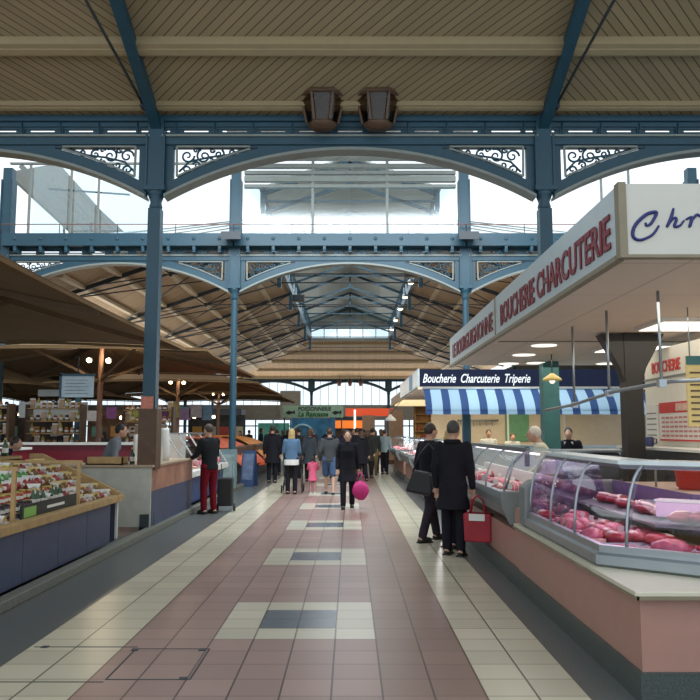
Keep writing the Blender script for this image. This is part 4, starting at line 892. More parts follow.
# folding boards and column foot panel
t = thing('folding_board', 'dark blue folding advertising board beside the pale blue column', 'sign', (-2.98, 22.6, 0), R(-12))
for s in (-1, 1): MB().prism([(-.2, s*.22, 0), (.2, s*.22, 0), (.2, s*.02, 1.05), (-.2, s*.02, 1.05)], (0, .02*s, 0)).build('board', mat('dark_blue_board', (.03, .06, .14), .5), t)
MB().prism([(-.16, -.20, .2), (.16, -.20, .2), (.16, -.06, .95), (-.16, -.06, .95)], (0, -.012, 0)).build('poster', mat('poster_blue', (.12, .16, .26), .5, var=.4, scale=6), t)
t = thing('column_foot_panel', 'grey-green framed panel at the foot of the pale blue column', 'sign', (-3.34, 20.9, 0)); MB().box(-.24, .24, -.05, .05, 0, 1.12).build('board', mat('grey_green', (.16, .24, .26), .5), t); MB().box(-.18, .18, -.07, -.05, .12, .98).build('poster', mat('poster_green', (.25, .33, .33), .5, var=.4, scale=5), t)
# ------------------------------------------------------------------ left food stand
GX = -3.27
t = thing('food_stand', 'long wooden sloping food stand with slate-blue front on the left', 'stand', (-3.3, 8, .1))
for i in range(7):
    y1 = 10.55-.93*i; MB().box(GX-.06, GX-.02, y1-.92, y1, .1, .63).build('front_panel', NAVYP, t, world=True)
MB().box(GX-1.5, GX-.07, 4.0, 10.8, .1, .6).build('carcass', NAVYP, t, world=True)
MB().box(GX-.10, GX+.03, 3.6, 11.0, .63, .72).build('front_rail', WOOD, t, world=True, bevel=.01)
mb = MB(); NS = 6; SX = [(-.10-.17*i) for i in range(NS+1)]; SZ = [.66+.085*i for i in range(NS)]
for i in range(NS): mb.box(GX+SX[i+1], GX+SX[i], 3.6, 10.85, .6, SZ[i])
mb.build('stepped_shelf', WOOD, t, world=True)
mb = MB(); mb.prism([(GX+.0, 10.86, .66), (GX+.0, 10.86, .76), (GX-1.12, 10.86, 1.30), (GX-1.3, 10.86, 1.30), (GX-1.3, 10.86, .6)], (0, .05, 0)); mb.build('end_board', WOOD, t, world=True)
MB().box(GX-.06, GX-.02, 10.58, 10.75, .1, .63).build('corner_post', NAVY, t, world=True)
MB().box(GX-.9, GX-.05, 10.95, 11.0, .1, .62).build('white_side_panel', WHITE, t, world=True)
for y in (9.55, 7.72):
    MB().box(GX-.14, GX-.10, y-.02, y+.02, .70, 1.22).box(GX-1.2, GX-.08, y-.02, y+.02, 1.22, 1.255).build('divider_post', WOOD, t, world=True)
MB().box(GX-.30, GX-.26, 6.2, 7.7, 1.18, 1.21).build('cross_rail', WOOD, t, world=True)
# goods on the stand
def jar(c1, c2, nm_='jar'):
    t = thing(nm_, 'x', 'jar'); MB().lathe([(.035, 0), (.04, .01), (.04, .075), (.03, .09)], n=10).build('jar_body', c1, t); MB().lathe([(.034, .09), (.034, .108)], n=10).build('lid', c2, t); MB().lathe([(.0415, .02), (.0415, .06)], n=10, caps=False).build('paper_label', PAPER if nm_ == 'jar' else YEL, t); return t
def bottle(c1, c2):
    t = thing('bottle', 'x', 'bottle'); MB().lathe([(.032, 0), (.035, .01), (.035, .13), (.014, .17), (.013, .21)], n=10).build('bottle_body', c1, t); MB().lathe([(.015, .2), (.015, .225)], n=8).build('cap', c2, t); MB().lathe([(.036, .04), (.036, .1)], n=10, caps=False).build('paper_label', PAPER, t); return t
def bag(c1, c2):
    t = thing('snack_bag', 'x', 'bag'); mb = MB(); mb.ball((0, 0, .06), (.08, .05, .06), 12, 8, noise=.2); mb.build('bag_body', c1, t)
    mb = MB(); mb.prism([(-.05, 0, .1), (.05, 0, .1), (.075, .01, .15), (-.075, .01, .15)], (0, .008, 0)); mb.build('bag_top', c2, t); MB().ball((0, -.045, .06), (.045, .012, .03), 8, 5).build('bag_print', PAPER, t); return t
def fruit(c, nm_):
    t = thing(nm_, 'x', 'fruit'); MB().ball((0, 0, .033), (.036, .036, .033), 10, 7).build('fruit_body', c, t); MB().tube([(0, 0, .062), (.006, 0, .075)], .004, 5).build('stem', WOODD, t); return t
crk = thing('tall_pouch', 'x', 'bag'); MB().prism([(-.05, -.02, 0), (.05, -.02, 0), (.055, -.005, .16), (-.055, -.005, .16)], (0, .035, 0)).build('pouch_body', mat('clear_pouch', (.45, .30, .18), .25, var=.4, scale=30), crk, bevel=.01); MB().box(-.055, .055, -.012, .012, .16, .19).build('header', PAPER, crk)
G = {
 'jar_red': (jar(mat('tomato_jar', (.38, .04, .02), .3), mat('gold_lid', (.5, .38, .1), .4)), 'small jar of red preserve with a pale label on the food stand', 'red preserve jars on the food stand'),
 'jar_dark': (jar(mat('dark_jar', (.045, .02, .03), .3), mat('black_lid', (.03, .03, .03), .4)), 'small dark jar with a black lid on the food stand', 'dark jars on the food stand'),
 'jar_honey': (jar(mat('honey_jar', (.50, .25, .04), .3), mat('gold_lid', (.5, .38, .1), .4)), 'small amber honey jar on the food stand', 'amber jars on the food stand'),
 'bottle_green': (bottle(mat('green_glass', (.02, .07, .03), .2), mat('gold_lid', (.5, .38, .1))), 'slim dark green bottle on the food stand', 'green bottles on the food stand'),
 'bottle_oil': (bottle(mat('oil_glass', (.40, .33, .05), .2), mat('black_lid', (.03, .03, .03))), 'slim golden oil bottle on the food stand', 'golden bottles on the food stand'),
 'bag_red': (bag(mat('red_bag', (.32, .05, .05), .35, var=.4, scale=30), WHITE), 'crinkled red bag of sweets on the food stand', 'red bags on the food stand'),
 'bag_white': (bag(mat('white_bag', (.42, .36, .30), .25, var=.5, scale=22), WHITE), 'crinkled white bag of sweets on the food stand', 'white bags on the food stand'),
 'bag_blue': (bag(mat('blue_bag', (.05, .14, .35), .35, var=.3, scale=30), WHITE), 'crinkled blue bag on the food stand', 'blue bags on the food stand'),
 'bag_green': (bag(mat('green_bag', (.07, .30, .06), .35, var=.3, scale=30), WHITE), 'crinkled green bag on the food stand', 'green bags on the food stand'),
 'bag_yellow': (bag(mat('yellow_bag', (.60, .48, .05), .35, var=.3, scale=30), WHITE), 'crinkled yellow bag on the food stand', 'yellow bags on the food stand'),
 'bag_brown': (bag(mat('brown_bag', (.22, .11, .04), .5, var=.5, scale=30), YEL), 'brown bag of dried fruit on the food stand', 'brown bags on the food stand'),
 'fruit_orange': (fruit(mat('orange_fruit', (.55, .18, .02), .5), 'orange'), 'loose orange fruit lying on the food stand', 'orange fruit on the food stand'),
 'pouch': (crk, 'upright clear pouch with a white header on the food stand', 'pouches on the food stand'),
}
GU = set()
def good(key, x, y, z, rz=None, sc=1):
    p, lb, gr = G[key]; rz = random.uniform(-.3, .3) if rz is None else rz
    if key not in GU: GU.add(key); p.location = (x, y, z); p.rotation_euler = (0, 0, rz); p['label'] = lb; p['group'] = gr; PENDING[key] = sc; return
    dup(p, (x, y, z), rz, lb, gr, sc)
PENDING = {}
y = 10.72; col = 0
plan = []
for ci in range(36):
    y = 10.74-.115*ci
    if y < 6.5: break
    for r in range(NS):
        x = GX+SX[r]-.085; z = SZ[r]
        if y > 9.7: k = ['bag_white', 'bag_brown', 'fruit_orange', 'bag_brown', 'bag_red', 'fruit_orange'][(r+ci*5) % 6]
        elif y > 8.7: k = ['jar_dark', 'bottle_green', 'jar_red', 'bag_red', 'bag_green', 'bag_yellow'][r] if ci % 7 else 'bag_white'
        elif y > 7.72: k = ['jar_dark', 'jar_dark', 'jar_red', 'jar_honey', 'jar_red', 'pouch'][r]
        else: k = ['bag_white', 'bag_red', 'jar_dark', 'bag_brown', 'jar_honey', 'bag_blue', 'jar_red'][(r*2+ci*3) % 7]
        good(k, x+random.uniform(-.02, .02), y, z, sc=random.uniform(.8, 1.1))
# black crate with chalk prices
t = thing('black_crate', 'black crate with green and white labels at the front edge of the food stand', 'crate', (GX-.13, 8.6, .68))
MB().box(GX-.105, GX-.085, 7.85, 9.4, .70, .86).build('crate_front', mat('black_plastic', (.015, .02, .018), .5), t, world=True); MB().box(GX-.085, GX-.080, 7.9, 8.2, .73, .83).build('green_label', mat('label_green', (.2, .42, .08), .5), t, world=True); MB().box(GX-.085, GX-.080, 8.5, 9.0, .77, .80).build('chalk_mark', PAPER, t, world=True)
# shelf at the back of the stand
t = thing('back_shelf', 'wooden shelf of bottles behind the food stand', 'shelf', (-4.85, 9, 0)); MB().box(-5.25, -4.82, 5.5, 11.2, 1.22, 1.26).build('shelf_board', WOOD, t, world=True); MB().box(-5.25, -4.82, 5.5, 5.55, 0, 1.22).box(-5.25, -4.82, 11.15, 11.2, 0, 1.22).box(-5.25, -5.2, 5.55, 11.15, 0, 1.22).build('shelf_side', WOODD, t, world=True)
for i in range(40):
    k = ['bottle_oil', 'jar_dark', 'bottle_green', 'jar_honey', 'jar_red'][(i*7) % 5]; y = 11.05-.125*i
    if y < 6: break
    p, lb, gr = G[k]; q = dup(p, (-5.0+.05*(i % 2), y, 1.262), 0, lb.replace('on the food stand', 'on the shelf behind the food stand'), gr.replace('on the food stand', 'on the back shelf'), 1.15)
# ------------------------------------------------------------------ counter 2 with glass case (vendor in grey)
t = thing('serving_counter', 'pale serving counter with poster panel between the food stand and the glass case', 'counter', (-3.4, 13, .1))
MB().box(-5.0, -3.19, 12.25, 12.30, .1, 1.04).build('end_panel', mat('grey_white_panel', (.46, .46, .40), .5), t, world=True)
MB().box(-3.22, -3.185, 12.3, 15.4, .1, .66).build('front_panel', NAVYP, t, world=True)
MB().box(-3.22, -3.18, 12.3, 15.4, .66, 1.04).build('picture_panel', mat('food_picture', (.30, .15, .10), .35, var=.65, scale=3), t, world=True)
MB().box(-5.1, -3.15, 12.2, 13.2, 1.04, 1.075).box(-4.0, -3.15, 13.2, 15.4, 1.04, 1.075).build('counter_top', mat('tan_top', (.40, .30, .20), .4), t, world=True, bevel=.006)
MB().box(-3.34, -3.2, 12.2, 12.25, .1, .3).build('base_block', IRON_DK, t, world=True)
t = thing('sausage_crate', 'shallow wooden crate of brown goods on the pale serving counter', 'crate', (-3.98, 12.5, 1.075)); MB().box(-.3, .3, -.16, .16, 0, .02).box(-.3, -.28, -.16, .16, 0, .12).box(.28, .3, -.16, .16, 0, .12).box(-.3, .3, -.16, -.14, 0, .12).box(-.3, .3, .14, .16, 0, .12).build('crate_body', WOOD, t)
for i in range(8):
    o = dup(G['fruit_orange'][0], (-4.2+.062*(i), 12.47, 1.1), 0, 'round brown item in the shallow wooden crate', 'goods in the wooden crate', 1)
for i, (x, y, nm_, lb) in enumerate(((-3.42, 12.45, 'bottle_green', 'dark bottle on the pale counter right of the column'), (-3.6, 12.6, 'bottle_green', 'dark bottle on the pale counter left of the others'))):
    dup(G[nm_][0], (x, y, 1.077), 0, lb, 'dark bottles on the pale counter', 1.2)
o = MB().box(-.09, .09, -.02, .02, 0, .26).build('card_stand', PAPER, bevel=.004); o.location = (-3.3-.12, 13.5, 1.077); tag(o, 'white card standing on the pale counter', 'card')
o = MB().lathe([(.1, 0), (.13, .1), (.1, .55), (.09, .6)], n=12).build('white_dispenser', WHITE); o.location = (-3.5, 14.3, 1.077); tag(o, 'tall white dispenser at the end of the pale counter', 'dispenser')
t = thing('glass_showcase', 'slanted glass showcase with chrome bars served by the black-coated customer', 'display case', (-3.4, 17, .1))
MB().box(-4.4, -3.36, 15.45, 20.2, .1, .62).build('base', BLUEP, t, world=True); MB().box(-4.4, -3.22, 15.45, 20.2, .66, .80).build('deck', WHITE, t, world=True, bevel=.02); MB().box(-4.4, -3.3, 15.45, 20.2, .62, .66).build('shadow_gap', IRON_DK, t, world=True)
mb = MB(); mb.add([(-3.25, 15.5, .8), (-3.25, 20.2, .8), (-3.75, 20.2, 1.55), (-3.75, 15.5, 1.55)], [(0, 1, 2, 3)]); mb.build('slanted_glass', GLASS, t, world=True)
for y in (15.5, 16.6, 17.7, 18.9, 20.15): MB().bar((-3.25, y, .8), (-3.75, y, 1.55), .05, .03).build('glass_bar', mat('chrome', (.7, .7, .68), .25, metal=.6), t, world=True)
MB().box(-4.2, -3.72, 15.45, 20.2, 1.55, 1.58).build('top_shelf', STEEL, t, world=True); MB().box(-4.4, -4.36, 15.45, 20.2, .8, 1.55).build('back_panel', WHITE, t, world=True)
area('showcase_light', (-3.95, 17.8, 1.5), DOWN, .1, 4, 9, (1, .85, .75))
for i in range(14):
    for r in range(2):
        kd = kinds1[(i+r*2) % 8]; put(kd, (-3.5-.3*r, 15.75+.31*i, .80), random.uniform(0, 3), 'cut of meat inside the slanted glass showcase', 'meat in the slanted showcase', 1.5)
# white-edged kerb continues; second row maroon counters
for i, (x0, x1, y0, y1, z1, lb) in enumerate(((-8.2, -4.95, 17.6, 18.6, 1.30, 'long maroon counter in the second row behind the serving counter'), (-9.6, -7.0, 15.6, 16.6, 1.22, 'maroon counter at the left behind the food stand'), (-12.2, -9.9, 14.4, 15.4, 1.22, 'maroon counter at the left edge of the picture'))):
    t = thing('maroon_counter', lb, 'counter', ((x0+x1)/2, y0, 0)); MB().box(x0, x1, y0, y1, 0, z1).build('counter_body', MAROON, t, world=True, bevel=.01); MB().box(x0-.05, x1+.05, y0-.06, y1+.05, z1, z1+.05).build('counter_top', PAPER, t, world=True)
# shelving rack with goods
for j, (x, y, lb) in enumerate(((-7.6, 19.6, 'open shelf rack of jars behind the long maroon counter'), (-9.2, 19.0, 'open shelf rack further left behind the maroon counter'), (-5.7, 21.5, 'open shelf rack of packets beside the umbrella mast'))):
    t = thing('shelf_rack', lb, 'shelves', (x, y, 0))
    for k in range(5): MB().box(-.7, .7, -.18, .18, .9+.32*k, .93+.32*k).build('shelf_board', WOOD, t)
    for s in (-1, 1): MB().box(s*.7-.03, s*.7+.03, -.18, .18, 0, 2.3).build('upright', WOODD, t)
    for k in range(5):
        for i in range(9):
            key = ['jar_red', 'jar_honey', 'jar_dark', 'pouch', 'bottle_oil'][(i+k*2+j) % 5]
            dup(G[key][0], (x-.6+.15*i, y-.05, .932+.32*k), 0, 'small jar or packet on the open racks in the left background', 'goods on the background racks', 1.3)
# price boards / hanging signs
t = thing('hanging_price_board', 'pale blue framed price board hanging under the left umbrellas', 'sign', (-6.9, 18, 2.4))
a = Vector((-6.98, 18.3, 0))
MB().box(-6.9, -6.12, 18, 18.04, 2.42, 2.92).build('board', mat('pale_blue_board', (.45, .56, .62), .5), t, world=True); MB().box(-6.93, -6.88, 17.98, 18.05, 2.40, 3.0).box(-6.93, -6.1, 17.98, 18.05, 2.92, 2.98).build('frame', IRON, t, world=True)
mb = MB(); [mb.box(-6.8, -6.25-.05*(k % 2), 17.99, 18, 2.5+.08*k, 2.515+.08*k) for k in range(5)]; mb.build('printed_lines', GREY, t, world=True); MB().tube([(-6.5, 18.02, 2.98), (-6.5, 18.02, 3.6)], .015, 6).build('hanger', IRON_DK, t, world=True)
o = MB().box(-.55, .55, -.02, .02, 0, .24).build('name_board', GREY); o.location = (-10.6, 27, 2.85); tag(o, 'small grey lettered board under the bright left arch', 'sign')
pc = [(.35, .5, .08), (.6, .6, .62), (.25, .08, .25), (.62, .55, .2), (.45, .3, .5), (.6, .62, .66), (.2, .4, .6)]
for i in range(14):
    o = MB().box(-.2-.05*(i % 3), .2+.04*(i % 2), -.015, .015, 0, .45+.06*(i % 4)).build('hanging_poster', mat('poster_%d' % (i % 7), pc[i % 7], .6, var=.2)); o.location = (-8.3+.44*i if i < 7 else -12+.8*(i-7), 30 if i < 7 else 33, 2.05+.1*(i % 2))
    tag(o, 'coloured poster hanging in a row in the left background', 'poster', 'posters hanging in the left background')
o = MB().box(-1.1, 1.1, -.05, .05, 0, .5).build('white_banner', WHITE); o.location = (-9.6, 24.5, 2.05); tag(o, 'white banner board left of the blue column, above the racks', 'sign')
for i, (x, y, w_, h_, c, lb) in enumerate(((-27, 40, 6, 2.5, (.10, .06, .04), 'brown market stall at the far left back'), (-19.5, 45, 5.5, 2.7, (.06, .05, .05), 'dark market stall left of the long back row'), (-13.2, 44, 4.6, 2.5, (.16, .10, .07), 'tan market stall in the left back row'), (-8.4, 47, 3.6, 2.6, (.05, .06, .08), 'dark blue market stall left of the teal mural'), (-23, 30, 6, 2.3, (.09, .05, .05), 'reddish market stall at the left side of the hall'))):
    t = thing('market_stall', lb, 'stall', (x, y, 0))
    MB().box(-w_/2, w_/2, .8, .9, 0, h_).build('back_panel', mat('stall_back_%d' % i, c, .8, var=.5, scale=3), t); MB().box(-w_/2, w_/2, -.9, .9, h_, h_+.35).build('canopy', mat('stall_canopy_%d' % i, [v*1.6 for v in c], .8), t)
    MB().box(-w_/2+.2, w_/2-.2, -.6, 0, 0, 1.0).build('counter', MAROON, t)
    for k in range(4): MB().box(-w_/2+.3+k*w_/4.2, -w_/2+.3+k*w_/4.2+.6, .7, .8, 1.3, 1.9).build('poster', mat('stall_poster_%d' % ((i+k) % 5), [(.5, .1, .08), (.6, .55, .4), (.15, .35, .3), (.6, .35, .1), (.5, .5, .55)][(i+k) % 5], .7), t)
    for k in range(3):
        MB().ball((-w_/3+k*w_/3, -.3, h_-.12), .1, 8, 6).build('lamp_bulb', LAMPW, t)
# ------------------------------------------------------------------ market umbrellas
def umbrella(label, cx, cyy, hx=3.75, hy=4.25, rim=3.33, peak=4.25, lamps=True):
    t = thing('market_umbrella', label, 'umbrella', (cx, cyy, 0))
    def fn(u, v):
        a = 2*u-1; b_ = 2*v-1
        ix = hx*(1-.07*(1-b_*b_)*abs(a)); iy = hy*(1-.07*(1-a*a)*abs(b_))
        r = max(abs(a), abs(b_)); z = rim+(peak-rim)*(1-r)**1.15 + .10*(1-min(abs(a), abs(b_))**2/max(r, 1e-3)**2)*r*r
        return (a*ix, b_*iy, z)
    MB().grid(fn, 20, 20).build('canopy_cloth', CLOTH, t, solid=.015)
    mb = MB()
    for side in range(4):
        pts = []
        for i in range(13):
            s_ = i/12; uv = [(s_, 0), (s_, 1), (0, s_), (1, s_)][side]; p = fn(*uv); pts.append((p[0], p[1], p[2]-.04))
        for p, q in zip(pts[:-1], pts[1:]): mb.bar(p, q, .02, .05)
    mb.build('valance', CLOTH, t)
    for (a, b_) in ((-1, -1), (1, -1), (1, 1), (-1, 1), (0, -1), (0, 1), (1, 0), (-1, 0)):
        pts = []
        for i in range(6):
            s_ = i/5*.98; p = fn((a*s_+1)/2, (b_*s_+1)/2); pts.append((p[0], p[1], p[2]-.06))
        mb = MB()
        for p, q in zip(pts[:-1], pts[1:]): mb.bar(p, q, .07, .09)
        mb.build('rib', RIBW, t)
    MB().lathe([(.09, 0), (.075, .3), (.075, peak-.2)], n=12).build('mast', mat('mast_wood', (.30, .17, .12), .5), t)
    for k, (a, b_) in enumerate(((1, -1), (-1, -1), (1, 1), (-1, 1))):
        MB().bar((0, 0, 3.0), (a*1.6, b_*1.7, 3.9), .06, .07).build('strut', RIBW, t)
    if lamps:
        for a, z in ((-.25, 0), (.28, -.02)):
            q = MB().lathe([(.03, 0), (.08, .05), (.1, .12)], n=10).build('spotlight', IRON_DK, t); q.location = (a, -.15, 3.62+z); q.rotation_euler = (R(120), 0, 0)
            MB().ball((0, 0, .12), (.075, .075, .04), 10, 6).build('bulb', LAMPW, q)
    return t
umbrella('nearest brown square umbrella at the upper left above the food stand', -7.15, 11.1)
umbrella('second brown umbrella, its mast with two spotlights left of the near column', -6.95, 21.0, hy=4.2, rim=3.46, peak=4.15)
umbrella('third brown umbrella with warm lit lamps beyond the near left column', -6.95, 30.5)
umbrella('fourth brown umbrella whose tip reaches toward the fishmonger sign', -6.95, 40.0)
umbrella('pale-topped umbrella at the left edge under the bright arch', -15.3, 30.5, lamps=False, peak=4.9)
umbrella('outer brown umbrella behind the second one at far left', -15.3, 21.0, lamps=False, peak=4.6)
umbrella('outermost distant umbrella at the left back', -15.3, 40.0, lamps=False, peak=4.6)
# ------------------------------------------------------------------ lanterns on the near arcade
for x, lb in ((-.46, 'left of the two'), (.47, 'right of the two')):
    t = thing('hexagonal_lantern', 'brown glazed hexagonal lantern hanging on the near arcade, '+lb, 'lantern', (x, Y1-.36, 6.64)); t.scale = (1.3, 1.1, .95)
    MB().lathe([(.17, 0), (.19, .06), (.2, .09)], n=6).build('base', WOODD, t)
    MB().lathe([(.2, .09), (.27, .56)], n=6, caps=False).build('glass_panes', glass('lantern_glass', (.40, .34, .28), .04, .2), t)
    mb = MB()
    for k in range(6): a = 2*PI*k/6; mb.bar((.2*math.cos(a), .2*math.sin(a), .09), (.27*math.cos(a), .27*math.sin(a), .56), .03)
    mb.build('frame', WOODD, t)
    mb = MB(); mb.lathe([(.33, .55), (.33, .59), (.16, .76), (.05, .8), (.03, .84), (.05, .88), (.01, .93)], n=6); mb.smooth = False; mb.build('roof_cap', WOODD, t); MB().box(-.13, .13, -.13, .13, .12, .5).build('lamp_core', WOODD, t)
for x, lb in ((-.9, 'left'), (0, 'middle'), (.9, 'right')):
    t = thing('hexagonal_lantern', 'distant reddish lantern on the end arcade, %s of three' % lb, 'lantern', (x, Y3-1.3, 5.38)); t.scale = (.65, .65, .65); MB().lathe([(.2, 0), (.32, .7)], n=6).build('glass_panes', mat('red_lantern', (.12, .04, .03), .4), t); MB().lathe([(.36, .7), (.1, 1.0)], n=6).build('roof_cap', IRON_DK, t); MB().tube([(0, 0, 1.0), (0, 0, 1.27)], .03, 6).build('stem', IRON_DK, t)
# ------------------------------------------------------------------ people
PM = {}
def remesh(mb, voxel, smooth=4):
    o = bpy.data.objects.new('tmp', mb.mesh('tmp', SKIN)); C.objects.link(o)
    m = o.modifiers.new('r', 'REMESH'); m.mode = 'VOXEL'; m.voxel_size = voxel; m.use_smooth_shade = True
    m = o.modifiers.new('s', 'SMOOTH'); m.iterations = smooth; m.factor = .5
    dg = bpy.context.evaluated_depsgraph_get(); me = bpy.data.meshes.new_from_object(o.evaluated_get(dg)); bpy.data.objects.remove(o)
    me.materials.clear(); me.materials.append(SKIN)
    me.polygons.foreach_set('use_smooth', [True]*len(me.polygons)); return me
def limb(mb, pts, rs, n=10):
    for i in range(len(pts)-1): mb.tube([pts[i], pts[i+1]], [rs[i], rs[i+1]], n)
    for p, r in zip(pts, rs): mb.ball(p, r, n, 7)
def ell(mb, secs, n=18):
    # secs: (center vec, rx, ry)
    v = []
    for c, rx, ry in secs:
        for k in range(n): a = 2*PI*k/n; v.append(Vector(c)+Vector((rx*math.cos(a), ry*math.sin(a), 0)))
    f = [(i*n+k, i*n+(k+1) % n, (i+1)*n+(k+1) % n, (i+1)*n+k) for i in range(len(secs)-1) for k in range(n)]
    f += [tuple(range(n-1, -1, -1)), tuple(range((len(secs)-1)*n, len(secs)*n))]
    mb.add(v, f)
def make(pose, top, skirt, hairstyle, lower, fem, fine):
    key = (pose, top, skirt, hairstyle, lower, fem, fine)
    if key in PM: return PM[key]
    vx = .013 if fine else .024
    lean = {'bend': .75, 'lean': .35}.get(pose, .04)
    P0 = Vector((0, 0, .95))
    def U(x, y, z):   # bend the upper body about the pelvis
        q = Vector((x, y, z))-P0; c, s = math.cos(lean), math.sin(lean)
        return P0+Vector((q.x, q.y*c+q.z*s, -q.y*s+q.z*c))
    sw = .165 if fem else .19
    st = {'walk': (.22, -.20), 'walk2': (-.18, .2)}.get(pose, (.03, -.03))
    legs = []
    for s, d in ((-1, st[0]), (1, st[1])):
        ft = Vector((s*.10, d, .075)); kn = Vector((s*.10, d*.45+.03, .50)); hp = Vector((s*.095, 0, .92)); legs.append((hp, kn, ft))
    arms = []
    for s in (-1, 1):
        sh = U(s*sw, 0, 1.42)
        if pose == 'push': el = U(s*(sw+.05), .05, 1.13); wr = U(s*.17, .32, 1.05)
        elif pose in ('reach', 'bend', 'lean') : el = U(s*(sw+.06), .10, 1.15); wr = U(s*.15, .36, 1.10)
        elif pose == 'hold' and s == 1: el = U(s*(sw+.06), .02, 1.14); wr = U(s*(sw+.04), .2, .98)
        elif pose == 'cross': el = U(s*(sw+.06), .06, 1.15); wr = U(-s*.02, .22, 1.17)
        elif pose in ('walk', 'walk2'): el = U(s*(sw+.06), -.04, 1.14); wr = U(s*(sw+.07), .08*(-s if pose == 'walk' else s), .89)
        else: el = U(s*(sw+.055), -.02, 1.14); wr = U(s*(sw+.06), .06, .88)
        arms.append((sh, el, wr, s))
    # body
    b = MB(); hc = U(0, .03, 1.635)
    for hp, kn, ft in legs: limb(b, [hp, kn, ft], [.085, .055, .038]); limb(b, [ft-Vector((0, .03, .02)), ft+Vector((0, .13, -.035))], [.04, .03])
    ell(b, [(U(0, 0, .86), .14, .10), (U(0, 0, .98), .15, .10), (U(0, 0, 1.12), .125, .09), (U(0, .01, 1.3), .16, .105), (U(0, 0, 1.42), .165, .085), (U(0, 0, 1.48), .08, .06)])
    limb(b, [U(0, 0, 1.45), U(0, .01, 1.55)], [.058, .052])
    b.ball(hc, (.078, .098, .118), 16, 12); b.ball(hc+Vector((0, .03, -.055)), (.055, .062, .06), 12, 8)
    b.tube([hc+Vector((0, .09, .015)), hc+Vector((0, .118, -.025))], [.010, .017], 8); b.ball(hc+Vector((0, .112, -.022)), .017, 8, 6)
    b.ball(hc+Vector((0, .083, -.062)), (.026, .014, .012), 8, 6)
    for s in (-1, 1): b.ball(hc+Vector((s*.08, -.005, -.01)), (.013, .022, .033), 8, 6)
    for sh, el, wr, s in arms:
        limb(b, [sh, el, wr], [.05, .038, .026])
        d = (wr-el).normalized(); side = d.cross(Vector((0, 1, 0))); side = side.normalized() if side.length > .2 else Vector((1, 0, 0))
        pc_ = wr+d*.05; R3 = Matrix((side, d.cross(side), d)).transposed()
        b.ball(pc_, (.038, .018, .05), 10, 7, rot=R3)
        for k, L in enumerate((.06, .072, .068, .052)):
            o_ = pc_+side*((k-1.5)*.019)+d*.038; nrm = d.cross(side)
            limb(b, [o_, o_+d*L*.55+nrm*.004, o_+d*L*.95+nrm*.022], [.0095, .009, .0075], 6)
        o_ = pc_-side*.03-d*.02; limb(b, [o_, o_-side*.025+d*.03, o_-side*.025+d*.055], [.012, .010, .008], 6)
    parts = [('body', remesh(b, .0095 if fine else .02, 3), 'skin')]
    # lower garment
    if lower != 'none':
        b = MB()
        zend = {'long': .10, 'short': .52}[lower]
        for hp, kn, ft in legs:
            en = ft.lerp(kn, 0.06) if lower == 'long' else kn+Vector((0, 0, .0))
            if lower == 'long': limb(b, [hp, kn, en], [.105, .075, .065])
            else: limb(b, [hp, kn+Vector((0, 0, .04))], [.115, .10])
        ell(b, [(U(0, 0, .82), .155, .115), (U(0, 0, .93), .165, .12), (U(0, 0, 1.02), .15, .11)])
        parts.append(('trousers' if lower == 'long' else 'shorts', remesh(b, vx), 'low'))
    # upper garment
    b = MB(); hem = {'jacket': .86, 'coat': .60, 'long': .45}[skirt]; fl = .03 if skirt != 'jacket' else 0
    secs = []
    if hem < .86: secs += [(Vector((0, .0, hem)), .215+fl, .165+fl), (Vector((0, 0, .75)), .20, .15)]
    secs += [(U(0, 0, .86), .185, .14), (U(0, 0, 1.0), .175, .13), (U(0, 0, 1.12), .165 if fem else .175, .125), (U(0, .01, 1.3), sw+.015, .14), (U(0, 0, 1.42), sw+.0, .11), (U(0, 0, 1.50), .085, .08)]
    ell(b, secs)
    for sh, el, wr, s in arms: limb(b, [sh, el, el.lerp(wr, .93)], [.072, .058, .045])
    parts.append((top, remesh(b, vx), 'top'))
    if top == 'hoodie' or skirt == 'coat':
        b = MB(); c = U(0, -.05, 1.48); b.tube([c+Vector((.09*math.cos(a), .075*math.sin(a)+.02, .0)) for a in [2*PI*i/12 for i in range(13)]], .03, 8); parts.append(('collar', b.mesh('collar', SKIN), 'top'))
    # shoes
    for hp, kn, ft in legs:
        b = MB(); b.ball(ft+Vector((0, .05, -.035)), (.05, .135, .045), 12, 8); b.box(ft.x-.045, ft.x+.045, ft.y-.07, ft.y+.17, 0.0, .02); parts.append(('shoe', b.mesh('shoe', SKIN), 'shoe'))
    # hair
    b = MB(); b.ball(hc+Vector((0, -.018, .028)), (.088, .098, .108), 16, 10)
    if hairstyle == 'long': ell(b, [(hc+Vector((0, -.07, -.24)), .085, .03), (hc+Vector((0, -.07, -.12)), .095, .05), (hc+Vector((0, -.05, .0)), .09, .075)])
    if hairstyle == 'bob': ell(b, [(hc+Vector((0, -.04, -.1)), .095, .07), (hc+Vector((0, -.03, .02)), .098, .085)])
    if hairstyle == 'bun': b.ball(hc+Vector((0, -.11, .06)), .04)
    parts.append(('hair', remesh(b, .011, 3), 'hair'))
    for s in (-1, 1): b = MB(); b.ball(hc+Vector((s*.032, .086, .008)), .012, 8, 6); parts.append(('eye', b.mesh('eye', SKIN), 'eye'))
    PM[key] = (parts, hc, arms); return PM[key]
